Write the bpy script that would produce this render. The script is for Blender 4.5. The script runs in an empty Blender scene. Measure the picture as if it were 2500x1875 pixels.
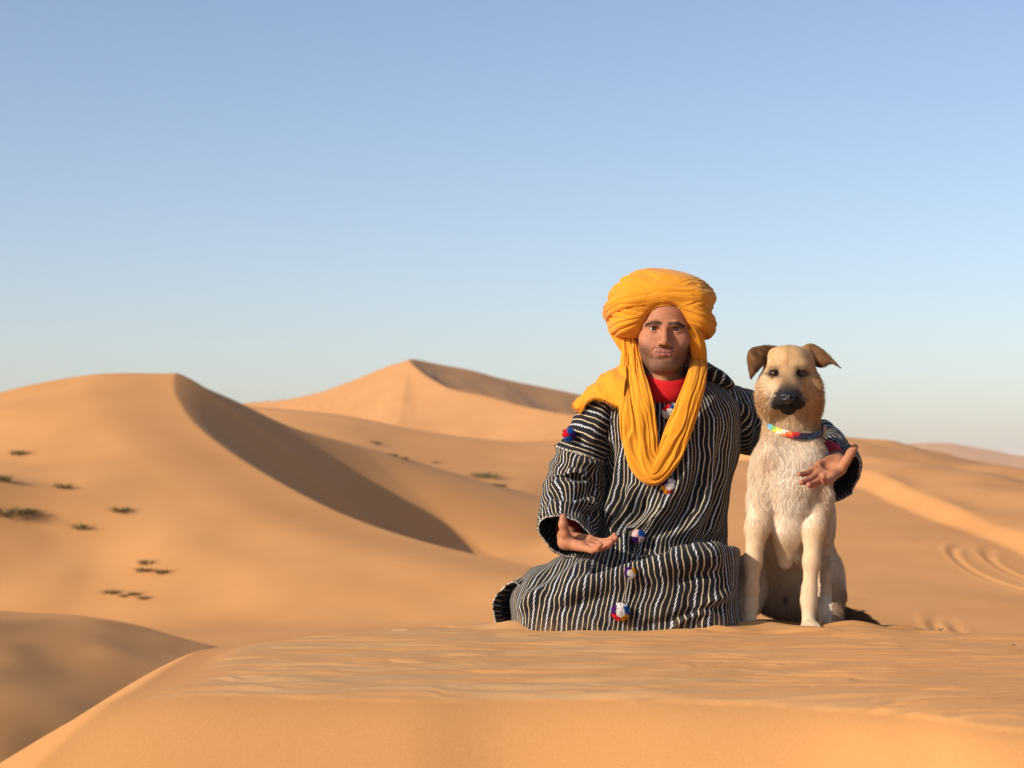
import bpy, bmesh, math, random
import numpy as np
from mathutils import Vector, Matrix

rng = np.random.default_rng(7)
random.seed(7)
scene = bpy.context.scene
COL = scene.collection
R = math.radians

# ------------------------------------------------------------------ camera
CAM_Z = 0.437
F_PX = 4861.0                      # 70 mm lens on a 36 mm frame, 2500 px wide
PITCH = math.atan(212.5 / F_PX)
cam_data = bpy.data.cameras.new('camera')
cam_data.lens = 70.0
cam_data.sensor_width = 36.0
cam_data.clip_start = 0.05
cam_data.clip_end = 20000.0
cam_data.dof.use_dof = True
cam_data.dof.focus_distance = 5.55
cam_data.dof.aperture_fstop = 6.3
cam = bpy.data.objects.new('camera', cam_data)
COL.objects.link(cam)
cam.location = (0, 0, CAM_Z)
cam.rotation_euler = (math.pi / 2 + PITCH, 0, 0)
scene.camera = cam

# ------------------------------------------------------------------ light
SUN_AZ = R(56)                     # sun stands to the left of and behind the camera
SUN_EL = R(26)
SUN = Vector((-math.cos(SUN_EL) * math.sin(SUN_AZ), -math.cos(SUN_EL) * math.cos(SUN_AZ), math.sin(SUN_EL)))
world = bpy.data.worlds.new('World')
scene.world = world
world.use_nodes = True
wn, wl = world.node_tree.nodes, world.node_tree.links
sky = wn.new('ShaderNodeTexSky')
sky.sky_type = 'NISHITA'
sky.sun_disc = False
sky.sun_elevation = SUN_EL
sky.sun_rotation = math.atan2(SUN.x, SUN.y)
sky.altitude = 0
sky.air_density = 0.87
sky.dust_density = 1.15
sky.ozone_density = 0.9
tint = wn.new('ShaderNodeMix'); tint.data_type = 'RGBA'; tint.blend_type = 'MULTIPLY'
tint.inputs[0].default_value = 1.0; tint.inputs[7].default_value = (1.06, 1.03, 1.09, 1)   # dusty air, whole sky alike
wl.new(sky.outputs['Color'], tint.inputs[6])
wl.new(tint.outputs[2], wn['Background'].inputs['Color'])
wn['Background'].inputs['Strength'].default_value = 0.118
sun_data = bpy.data.lights.new('sun', 'SUN')
sun_data.energy = 5.0
sun_data.angle = R(0.55)
sun_data.color = (1.0, 0.91, 0.79)
sun = bpy.data.objects.new('sun', sun_data)
COL.objects.link(sun)
sun.rotation_euler = SUN.to_track_quat('Z', 'Y').to_euler()
scene.view_settings.view_transform = 'Standard'
scene.view_settings.look = 'None'
scene.view_settings.exposure = 0.29
scene.view_settings.gamma = 1.0
scene.cycles.use_denoising = True
scene.cycles.max_bounces = 6
scene.cycles.volume_bounces = 1

# ------------------------------------------------------------------ helpers
def P(px, py, Y):
    """a point of the place from its pixel in the 2500 px photograph and its distance Y ahead of the camera"""
    u, v = (px - 1250.0) / F_PX, (937.5 - py) / F_PX
    dy = math.cos(PITCH) - v * math.sin(PITCH)
    dz = math.sin(PITCH) + v * math.cos(PITCH)
    return np.array((u * Y / dy, Y, CAM_Z + dz * Y / dy))

def mesh_obj(name, verts, faces, mat, parent=None, smooth=True, attrs=None):
    me = bpy.data.meshes.new(name)
    verts = np.asarray(verts, dtype=np.float32)
    faces = np.asarray(faces, dtype=np.int32)
    nv, (nf, k) = len(verts), faces.shape
    me.vertices.add(nv); me.vertices.foreach_set('co', verts.ravel())
    me.loops.add(nf * k); me.loops.foreach_set('vertex_index', faces.ravel())
    me.polygons.add(nf)
    me.polygons.foreach_set('loop_start', np.arange(0, nf * k, k, dtype=np.int32))
    me.polygons.foreach_set('loop_total', np.full(nf, k, dtype=np.int32))
    me.update(calc_edges=True)
    if smooth:
        me.polygons.foreach_set('use_smooth', np.ones(nf, dtype=bool))
    for an, arr in (attrs or {}).items():
        arr = np.asarray(arr, dtype=np.float32)
        if arr.ndim == 1:
            a = me.attributes.new(an, 'FLOAT', 'POINT'); a.data.foreach_set('value', arr)
        else:
            a = me.attributes.new(an, 'FLOAT_COLOR', 'POINT')
            c = np.ones((len(arr), 4), dtype=np.float32); c[:, :3] = arr
            a.data.foreach_set('color', c.ravel())
    me.materials.append(mat)
    o = bpy.data.objects.new(name, me)
    COL.objects.link(o)
    if parent is not None:
        o.parent = parent
        o.matrix_parent_inverse = Matrix.Translation(-parent.location)
    return o

def empty(name, loc):
    o = bpy.data.objects.new(name, None)
    COL.objects.link(o)
    o.location = loc
    o.empty_display_size = 0.1
    return o

def tag(o, label=None, cat=None, group=None, kind=None):
    if label: o['label'] = label
    if cat: o['category'] = cat
    if group: o['group'] = group
    if kind: o['kind'] = kind
    return o

def grid_faces(nu, nv, wrap_u=False):
    """quads of a grid whose vertex index is i_v*nu + i_u"""
    iu = np.arange(nu if wrap_u else nu - 1)
    iv = np.arange(nv - 1)
    a, b = np.meshgrid(iu, iv)
    a = a.ravel(); b = b.ravel()
    a2 = (a + 1) % nu
    return np.stack([b * nu + a, b * nu + a2, (b + 1) * nu + a2, (b + 1) * nu + a], axis=1)

def hash2(ix, iy, seed):
    h = (ix.astype(np.int64) * 374761393 + iy.astype(np.int64) * 668265263 + seed * 144665) & 0x7fffffff
    h = ((h ^ (h >> 13)) * 1274126177) & 0x7fffffff
    return ((h ^ (h >> 16)) & 0xffff) / 65535.0

def noise2(x, y, seed=0):
    """smooth value noise in -1..1"""
    x = np.asarray(x, float); y = np.asarray(y, float)
    x, y = np.broadcast_arrays(x, y)
    ix, iy = np.floor(x).astype(np.int64), np.floor(y).astype(np.int64)
    fx, fy = x - ix, y - iy
    fx = fx * fx * fx * (fx * (fx * 6 - 15) + 10); fy = fy * fy * fy * (fy * (fy * 6 - 15) + 10)
    a, b = hash2(ix, iy, seed), hash2(ix + 1, iy, seed)
    c, d = hash2(ix, iy + 1, seed), hash2(ix + 1, iy + 1, seed)
    return ((a + (b - a) * fx) * (1 - fy) + (c + (d - c) * fx) * fy) * 2 - 1

def fbm2(x, y, seed=0, octaves=4):
    s, amp = 0.0, 1.0
    for k in range(octaves):
        s = s + noise2(x * 2 ** k, y * 2 ** k, seed + 31 * k) * amp
        amp *= 0.5
    return s

def noise3(p, seed=0):
    """cheap 3D-ish noise from three planes"""
    return (noise2(p[:, 0] + 0.37 * p[:, 2], p[:, 1] - 0.61 * p[:, 2], seed)
            + noise2(p[:, 1] + 13.1, p[:, 2] + 0.43 * p[:, 0], seed + 5)
            + noise2(p[:, 2] - 7.7, p[:, 0] - 0.53 * p[:, 1], seed + 9)) / 1.8

def sstep(a, b, x):
    t = np.clip((np.asarray(x, float) - a) / (b - a), 0, 1)
    return t * t * (3 - 2 * t)

def ramp(x, r):
    """0 for negative x, x for positive, rounded over r"""
    return 0.5 * (x + np.sqrt(x * x + r * r))

def smax(a, b, k):
    h = np.clip(0.5 + 0.5 * (a - b) / k, 0, 1)
    return b + (a - b) * h + k * h * (1 - h)

def catmull(pts, n):
    """dense smooth curve through points (any dimension)"""
    pts = np.asarray(pts, float)
    seg = np.linalg.norm(np.diff(pts[:, :3] if pts.shape[1] >= 3 else pts, axis=0), axis=1)
    t = np.concatenate([[0], np.cumsum(np.sqrt(seg + 1e-12))])
    m = np.zeros_like(pts)
    m[1:-1] = (pts[2:] - pts[:-2]) / (t[2:] - t[:-2])[:, None]
    m[0] = (pts[1] - pts[0]) / (t[1] - t[0]); m[-1] = (pts[-1] - pts[-2]) / (t[-1] - t[-2])
    q = np.linspace(0, t[-1], n)
    i = np.clip(np.searchsorted(t, q, side='right') - 1, 0, len(pts) - 2)
    h = (t[i + 1] - t[i])[:, None]; s = ((q - t[i])[:, None]) / h
    return ((2 * s ** 3 - 3 * s ** 2 + 1) * pts[i] + (s ** 3 - 2 * s ** 2 + s) * h * m[i]
            + (-2 * s ** 3 + 3 * s ** 2) * pts[i + 1] + (s ** 3 - s ** 2) * h * m[i + 1])

def poly_near(x, y, poly, nvals=1):
    """signed distance to a plan polyline (positive to its right when walking along it) and its
    interpolated values at the nearest point"""
    best = np.full(x.shape, 1e18); sd = np.zeros(x.shape)
    vals = [np.zeros(x.shape) for _ in range(nvals)]
    for a, b in zip(poly[:-1], poly[1:]):
        dx, dy = b[0] - a[0], b[1] - a[1]
        L2 = dx * dx + dy * dy
        t = np.clip(((x - a[0]) * dx + (y - a[1]) * dy) / L2, 0, 1)
        ex, ey = x - (a[0] + t * dx), y - (a[1] + t * dy)
        d2 = ex * ex + ey * ey
        c = ex * dy - ey * dx                       # >0 on the right-hand side
        m = d2 < best - 1e-12
        best = np.where(m, d2, best)
        sd = np.where(m, np.where(c >= 0, 1.0, -1.0) * np.sqrt(d2), sd)
        for k in range(nvals):
            vals[k] = np.where(m, a[2 + k] + (b[2 + k] - a[2 + k]) * t, vals[k])
    return sd, vals

def curve_near(x, y, pts):
    """as poly_near, but on the smooth curve itself: nearest point refined, values taken from the curve"""
    n0 = 90
    dense = catmull(pts, 3000); tt = np.linspace(0, 1, 3000)
    co = dense[np.linspace(0, 2999, n0).astype(int)]
    best = np.full(x.shape, 1e18); u = np.zeros(x.shape)
    for i in range(n0):
        d2 = (x - co[i, 0]) ** 2 + (y - co[i, 1]) ** 2
        m = d2 < best
        best = np.where(m, d2, best); u = np.where(m, i / (n0 - 1), u)
    def at(q): return np.interp(q, tt, dense[:, 0]), np.interp(q, tt, dense[:, 1])
    def dist2(q):
        a, b = at(q); return (x - a) ** 2 + (y - b) ** 2
    step = 0.5 / (n0 - 1)
    for _ in range(5):
        f0, f1, f2 = dist2(np.clip(u - step, 0, 1)), dist2(u), dist2(np.clip(u + step, 0, 1))
        den = f0 - 2 * f1 + f2
        du = np.where(np.abs(den) > 1e-12, 0.5 * step * (f0 - f2) / np.where(np.abs(den) > 1e-12, den, 1), 0)
        u = np.clip(u + np.clip(du, -step, step), 0, 1); step *= 0.5
    a, b = at(u)
    a2, b2 = at(np.clip(u + 0.001, 0, 1)); a1, b1 = at(np.clip(u - 0.001, 0, 1))
    c = (x - a) * (b2 - b1) - (y - b) * (a2 - a1)
    return np.where(c >= 0, 1.0, -1.0) * np.sqrt(dist2(u)), [np.interp(u, tt, dense[:, 2 + k]) for k in range(dense.shape[1] - 2)]

# ------------------------------------------------------------------ material helpers
class NT:
    """small wrapper that keeps node graphs short"""
    def __init__(self, name):
        self.m = bpy.data.materials.new(name); self.m.use_nodes = True
        self.n = self.m.node_tree.nodes; self.l = self.m.node_tree.links
        self.b = self.n['Principled BSDF']; self.out = self.n['Material Output']
    def set(self, sock, v):
        if hasattr(v, 'is_output'): self.l.new(v, sock)
        else: sock.default_value = v
    def math(self, op, a, b=0.0, c=None):
        n = self.n.new('ShaderNodeMath'); n.operation = op
        self.set(n.inputs[0], a); self.set(n.inputs[1], b)
        if c is not None: self.set(n.inputs[2], c)
        return n.outputs[0]
    def attr(self, name, out='Fac'):
        n = self.n.new('ShaderNodeAttribute'); n.attribute_name = name
        return n.outputs[out]
    def coord(self):
        return self.n.new('ShaderNodeTexCoord').outputs['Object']
    def noise(self, scale, detail=3, rough=0.5, vec=None, dist=0.0):
        n = self.n.new('ShaderNodeTexNoise'); n.inputs['Scale'].default_value = scale
        n.inputs['Detail'].default_value = detail; n.inputs['Roughness'].default_value = rough
        n.inputs['Distortion'].default_value = dist
        self.l.new(vec if vec is not None else self.coord(), n.inputs['Vector'])
        return n.outputs[0]
    def mix(self, fac, a, b, mode='MIX'):
        n = self.n.new('ShaderNodeMix'); n.data_type = 'RGBA'; n.blend_type = mode
        self.set(n.inputs[0], fac)
        for s, v in ((n.inputs[6], a), (n.inputs[7], b)):
            if isinstance(v, tuple) and len(v) == 3: v = (*v, 1)
            self.set(s, v)
        return n.outputs[2]
    def ramp(self, fac, stops):
        n = self.n.new('ShaderNodeValToRGB'); e = n.color_ramp.elements
        while len(e) < len(stops): e.new(0.5)
        for k, (p, c) in enumerate(stops):
            e[k].position = p; e[k].color = (*c, 1) if len(c) == 3 else c
        self.l.new(fac, n.inputs[0]); return n.outputs[0]
    def maprange(self, v, a, b, c=0.0, d=1.0):
        n = self.n.new('ShaderNodeMapRange'); n.inputs[1].default_value = a; n.inputs[2].default_value = b
        n.inputs[3].default_value = c; n.inputs[4].default_value = d
        self.l.new(v, n.inputs[0]); return n.outputs[0]
    def bump(self, height, strength=0.3, dist=0.01, normal=None):
        n = self.n.new('ShaderNodeBump'); n.inputs['Strength'].default_value = strength
        n.inputs['Distance'].default_value = dist
        self.l.new(height, n.inputs['Height'])
        if normal is not None: self.l.new(normal, n.inputs['Normal'])
        return n.outputs[0]
    def done(self, color=None, rough=None, normal=None, **kw):
        if color is not None: self.set(self.b.inputs['Base Color'], (*color, 1) if isinstance(color, tuple) and len(color) == 3 else color)
        if rough is not None: self.set(self.b.inputs['Roughness'], rough)
        if normal is not None: self.l.new(normal, self.b.inputs['Normal'])
        for k, v in kw.items(): self.set(self.b.inputs[k.replace('_', ' ')], v)
        return self.m
# ------------------------------------------------------------------ sand
def sand_material():
    t = NT('sand')
    grain = t.noise(900, 2, 0.6)
    fine = t.noise(220, 3, 0.6)
    broad = t.noise(0.35, 4, 0.55)
    col = t.mix(t.maprange(broad, 0.35, 0.65), (0.56, 0.260, 0.081), (0.61, 0.292, 0.097))
    col = t.mix(t.math('MULTIPLY', t.attr('coarse'), 0.95), col, (0.51, 0.305, 0.138))
    col = t.mix(t.maprange(grain, 0.36, 0.66), t.mix(0.5, col, (0.25, 0.10, 0.03)), col)
    col = t.mix(t.maprange(fine, 0.55, 0.8, 0, 0.35), col, (0.66, 0.43, 0.22))
    nb = t.bump(fine, 0.25, 0.003)
    nb = t.bump(grain, 0.35, 0.0012, nb)
    return t.done(col, 0.9, nb, Specular_IOR_Level=0.15)
M_SAND = sand_material()

def crest(pts, n=60):
    """crest curve from (px, py, distance) triples"""
    return catmull([P(*p) for p in pts], n)

# plan outline of the top of the near dune: its left brink and far edge
NEAR_EDGE = catmull([(-1.66, 1.9), (-1.25, 3.04), (-0.96, 3.76), (-0.84, 4.04), (-0.79, 4.27), (-0.79, 4.75), (-0.77, 5.03), (-0.66, 5.30),
                     (-0.36, 5.62), (0.0, 5.85), (0.4, 6.05), (0.80, 6.05), (1.0, 5.8), (1.2, 5.52), (1.6, 5.48), (2.2, 5.5), (4, 5.8), (7, 6.8)], 90)
RIM = np.array([(-3, 4.10), (-1.4, 4.10), (-0.8, 4.10), (-0.4, 4.09), (-0.2, 4.08), (0.0, 4.10), (0.3, 4.02), (0.55, 3.93), (0.72, 3.77), (0.95, 3.53), (2, 3.15), (6, 2.9)])
RIM = catmull(RIM, 160)

_dl = [(1400, 1235, 82, .16), (1200, 1185, 78, .20), (1060, 1143, 75, .27), (940, 1105, 72, .40), (820, 1073, 70, .60), (700, 1038, 68, .74), (570, 976, 66, .80), (500, 946, 64.3, .80), (455, 922, 63, .78), (430, 911, 61.8, .76),
       (424, 935, 60.5, .74), (432, 970, 59, .74), (480, 1038, 56.5, .76), (600, 1128, 53, .76), (800, 1238, 49, .74), (1000, 1312, 46.5, .62), (1250, 1372, 44.5, .45), (1500, 1412, 43, .3), (1700, 1430, 42, .2)]
DUNE_LEFT = np.array([np.r_[P(*p[:3]), p[3]] for p in _dl])
DUNE_MID = crest([(1800, 1050, 246), (1600, 1005, 238), (1395, 958, 229), (1232, 925, 221), (1151, 903, 217), (1070, 888, 213), (1000, 876, 208), (1029, 907, 203), (1070, 933, 199), (1110, 950, 196), (1192, 966, 193),
                  (1273, 988, 190), (1395, 1011, 186), (1600, 1034, 183), (1900, 1060, 180)], 70)
DUNE_MID_LEFT = crest([(300, 1012, 222), (567, 980, 219), (703, 967, 217), (785, 949, 215), (846, 927, 213), (907, 903, 211), (960, 882, 209), (1000, 876, 208)], 40)
RIDGE = crest([(430, 965, 118), (600, 985, 116), (720, 995, 114), (850, 1010, 112), (1000, 1040, 110), (1130, 1060, 109), (1260, 1072, 109), (1420, 1066, 110), (1600, 1062, 112), (1750, 1050, 114), (1900, 1046, 116), (2050, 1064, 118), (2200, 1093, 120), (2350, 1118, 121), (2520, 1145, 122), (2700, 1160, 122)], 260)
RIDGE_LOW = crest([(1500, 1150, 84), (1800, 1120, 88), (1960, 1118, 89), (2080, 1128, 90), (2200, 1150, 90), (2350, 1158, 90), (2520, 1160, 90), (2750, 1150, 90)], 40)
FAR = crest([(1900, 1110, 900), (2080, 1098, 900), (2180, 1086, 900), (2300, 1080, 900), (2400, 1094, 900), (2520, 1114, 900), (2800, 1120, 900)], 40)

def ridge_over(x, y, c):
    """a crest that runs across the view: distance in front of it (towards the viewer) and its height at x"""
    o = np.argsort(c[:, 0])
    cy, h = np.interp(x, c[o, 0], c[o, 1]), np.interp(x, c[o, 0], c[o, 2])
    out = np.maximum(x - c[o[-1], 0], 0) + np.maximum(c[o[0], 0] - x, 0)
    return cy - y, h - 0.4 * out

def terrain(x, y):
    base = -2.6 + (0.25 * fbm2(x / 19.0, y / 23.0, 3, 3) + 0.30 * fbm2((x + 0.28 * y) / 6.5, (y - 0.5 * x) / 19.0, 7, 3) * sstep(1, 6, x)) * sstep(12, 30, y) + 0.004 * np.maximum(y - 60, 0)
    z = base
    # far dunes
    sd, h = ridge_over(x, y, FAR)
    z = smax(z, h - 0.22 * np.abs(sd), 4.0)
    sd, h = ridge_over(x, y, DUNE_MID_LEFT)
    left = h + 0.37 * np.maximum(x - DUNE_MID_LEFT[-1, 0], 0) - np.where(sd > 0, 0.38, 0.6) * ramp(np.abs(sd), 1.5)
    sd, (h,) = poly_near(x, y, DUNE_MID)           # slip face on its left
    d = np.abs(sd)
    wig = 0.5 * fbm2(x / 17.0, y / 26.0, 12, 3) * sstep(2, 14, d)
    own = np.where(sd < 0, h - 0.62 * d + 0.25 * fbm2(x / 5.0, y / 5.0, 15, 2) * sstep(0.5, 4, d), h - 0.40 * d + wig)
    z = smax(z, np.where((sd < 0) & (x > DUNE_MID_LEFT[-1, 0]), own, smax(own, left, 0.05 + 3.0 * sstep(0, 25, d))), 0.4)
    sd, h = ridge_over(x, y, RIDGE)
    wig = 0.20 * fbm2(x / 9.0 + 5, y / 17.0, 21, 2) * sstep(1.5, 9, np.abs(sd))
    lee = sstep(8, 13, x)
    front = (0.17 + 0.12 * sstep(0, 8, x) * (1 - lee)) * sd + lee * (-0.11 * sd + 0.30 * fbm2(x / 4.0, y / 9.0, 23, 2) * sstep(2, 8, sd))
    z = smax(z, h - np.where(sd > 0, front, 0.4 * -sd) - 0.12 * np.exp(-(sd / 1.2) ** 2) + wig, 0.5)
    sd, h = ridge_over(x, y, RIDGE_LOW)
    z = smax(z, h - np.where(sd > 0, 0.065, 0.16) * ramp(np.abs(sd), 1.5) + 0.10 * fbm2(x / 6.0, y / 9.0, 33, 2), 0.5)
    # the tall dune on the left: lee side (shaded slip face) lies to the left of the crest line as it runs towards the viewer
    near = (y > 30) & (y < 110) & (np.abs(x) < 45)
    sd, h, slope = np.full(x.shape, 60.0), np.full(x.shape, -9.0), np.full(x.shape, 0.5)
    if near.any():
        sd[near], (h[near], slope[near]) = curve_near(x[near], y[near], DUNE_LEFT)
    d = np.abs(sd)
    lee = h - slope * (ramp(d, 0.9) - 0.45)
    mound = 1.9 * np.exp(-((x + 15.2) / 3.6) ** 2 - ((y - 45.5) / 5.0) ** 2)
    wind = h + mound + 0.20 * sstep(0.0, 2.8, d) - 0.29 * (ramp(d - 2.2, 2.5) - ramp(-2.2, 2.5)) + 0.16 * fbm2(x / 5.0, y / 6.0, 41, 3) * sstep(1, 6, d)
    z = smax(z, np.where(sd < 0, lee, wind), 0.35)
    # shoulder of sand in the middle distance, falling to the right
    mid = -0.66 - 0.33 * ramp(x + 4.5, 1.2) - 0.10 * ramp(14 - y, 4) - 0.30 * ramp(y - 21.0 - 0.15 * (x + 5), 1.2) + 0.07 * fbm2(x / 1.7, y / 3.5, 52, 3)
    z = smax(z, np.minimum(mid, 1.5), 0.3)
    # tyre tracks curving on the flat to the right
    for cx, cy, rx, ry in TRACKS:
        dx, dy = (x - cx) / rx, (y - cy) / ry
        rr = np.abs(np.hypot(dx, dy) - 1) * rx
        on = sstep(0.35, -0.15, dx) * (np.abs(dy) < 1.3)
        z = z + on * (-0.035 * np.exp(-(rr / 0.06) ** 2) + 0.02 * np.exp(-((rr - 0.13) / 0.06) ** 2))
    return z

TRACKS = [(11.5, 45.0, 1.00, 5.5), (11.8, 45.0, 0.55, 4.0), (7.85, 33.5, 0.45, 3.0), (8.0, 33.7, 0.24, 2.3)]

def near_dune(x, y):
    """the dune top that carries the man and the dog, and how coarse its sand is"""
    yr = np.interp(x, RIM[:, 0], RIM[:, 1]) + 0.05 * noise2(x / 0.37, 0.3, 61) + 0.030 * np.abs(noise2(x / 0.10, 3.3, 62))
    s = yr - y
    top = 0.004 * fbm2(x / 0.6, y / 0.5, 63, 3)
    sm = np.interp(x, RIM[:, 0], RIM[:, 1]) - y
    z = top - 0.55 * ramp(sm - 0.03, 0.14)
    z = z + 0.012 * fbm2(x / 0.5, y / 0.8, 64, 3) * sstep(0.15, 0.7, s)
    sd, _ = poly_near(x, y, NEAR_EDGE, 0)
    on_top = sstep(-0.012, 0.008, -s) * sstep(0.03, 0.16, sd + 0.06 * noise2(x / 0.2, y / 0.2, 60))
    wx, wy = x + 0.05 * noise2(x / 0.3, y / 0.3, 65), y + 0.06 * noise2(x / 0.45, y / 0.35, 66) + 0.05 * x
    rip = np.sin(wy * 2 * np.pi / 0.085 + 2.2 * noise2(wx / 0.16, y / 0.10, 65)) * np.clip(0.35 + 0.9 * noise2(wx / 0.13, y / 0.07, 67), -0.2, 1.2) + 0.6 * np.sin(wy * 2 * np.pi / 0.047 + 5 * noise2(wx / 0.11, y / 0.08, 68)) * (0.4 + 0.6 * noise2(wx / 0.09, y / 0.06, 70))
    z = z + 0.0042 * rip * on_top * (1 - 0.5 * sstep(5.3, 5.9, y))
    z = z + 0.004 * on_top
    coarse = on_top * np.clip(0.62 + 0.55 * noise2(x / 0.22 + 0.7 * rip, y / 0.05, 69), 0, 1) * (1 - sstep(0.1, 0.9, x) * 0.6)
    # sand pushed up round the robe and the paws
    for bx, by, hh, rx, ry in MOUNDS:
        z = z + hh * np.exp(-((x - bx) / rx) ** 2 - ((y - by) / ry) ** 2)
    out = np.where(sd < 0, np.abs(sd), 0)          # outside = left of the outline as it runs away from the viewer
    soft = 0.03 + 0.25 * sstep(-0.5, 0.3, x)
    z = z - 0.66 * (np.sqrt(out * out + soft ** 2) - soft) - 0.010 * np.exp(-(sd / 0.12) ** 2)
    return z, coarse * (sd > 0.02)

MOUNDS = []
for px, py, Y, hh, rx, ry in [(1255, 1546, 5.50, .018, .06, .05), (1180, 1550, 5.55, .010, .12, .07), (1480, 1556, 5.38, .008, .12, .04), (1700, 1545, 5.43, .020, .14, .07), (1850, 1537, 5.52, .022, .10, .05),
                              (1960, 1542, 5.45, .012, .07, .05), (2090, 1540, 5.60, .022, .09, .06), (2020, 1560, 5.40, .006, .05, .03), (1880, 1560, 5.38, -.006, .05, .03), (2200, 1548, 5.75, .010, .10, .05)]:
    _p = P(px, py, Y); MOUNDS.append((_p[0], _p[1], hh, rx, ry))

def ground_z(x, y):
    x = np.atleast_1d(np.asarray(x, float)); y = np.atleast_1d(np.asarray(y, float))
    n, c = near_dune(x, y)
    t = terrain(x, y)
    return smax(n, t, 0.02), c * (n > t)

def build_ground():
    inner = np.arange(-0.285, 0.2851, 0.00108)
    side = 0.285 + np.cumsum(0.0012 * 1.085 ** np.arange(58))
    side = side[side < 2.2]
    tx = np.concatenate([-side[::-1], inner, side])
    rows = [np.linspace(-1.5, 3.2, 24, endpoint=False), np.arange(3.2, 6.2, 0.0095)]
    def geo(a, b, q): return a * q ** np.arange(int(math.log(b / a) / math.log(q)))
    rows += [geo(6.2, 38, 1.014), np.arange(38, 76, 0.13), geo(76, 84, 1.006), geo(84, 93, 1.003), geo(93, 104, 1.006), geo(104, 125, 1.002), geo(125, 182, 1.008), geo(182, 250, 1.0026), geo(250, 6000, 1.06), np.array([6000.0])]
    yy = np.concatenate(rows)
    X = (tx[None, :] * (yy[:, None] + 0.0) ) + tx[None, :] * 2.2 * np.exp(-np.maximum(yy[:, None], 0) / 2.0)
    Y = np.repeat(yy[:, None], len(tx), axis=1)
    zs, cs = ground_z(X.ravel(), Y.ravel())
    v = np.stack([X.ravel(), Y.ravel(), zs], axis=1)
    o = mesh_obj('ground', v, grid_faces(len(tx), len(yy)), M_SAND, attrs={'coarse': cs})
    tag(o, 'orange sand dunes with rippled crest in front', None, None, 'structure')
    print('ground verts', len(v))
    # the rest of the desert around the place, far below the dunes in view
    s = 9000.0
    pl = mesh_obj('desert_plain', [(-s, -s, -6.2), (s, -s, -6.2), (s, s, -6.2), (-s, s, -6.2)], [(0, 1, 2, 3)], M_SAND)
    tag(pl, 'wide sand plain around the dunes', None, None, 'structure')
build_ground()
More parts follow.
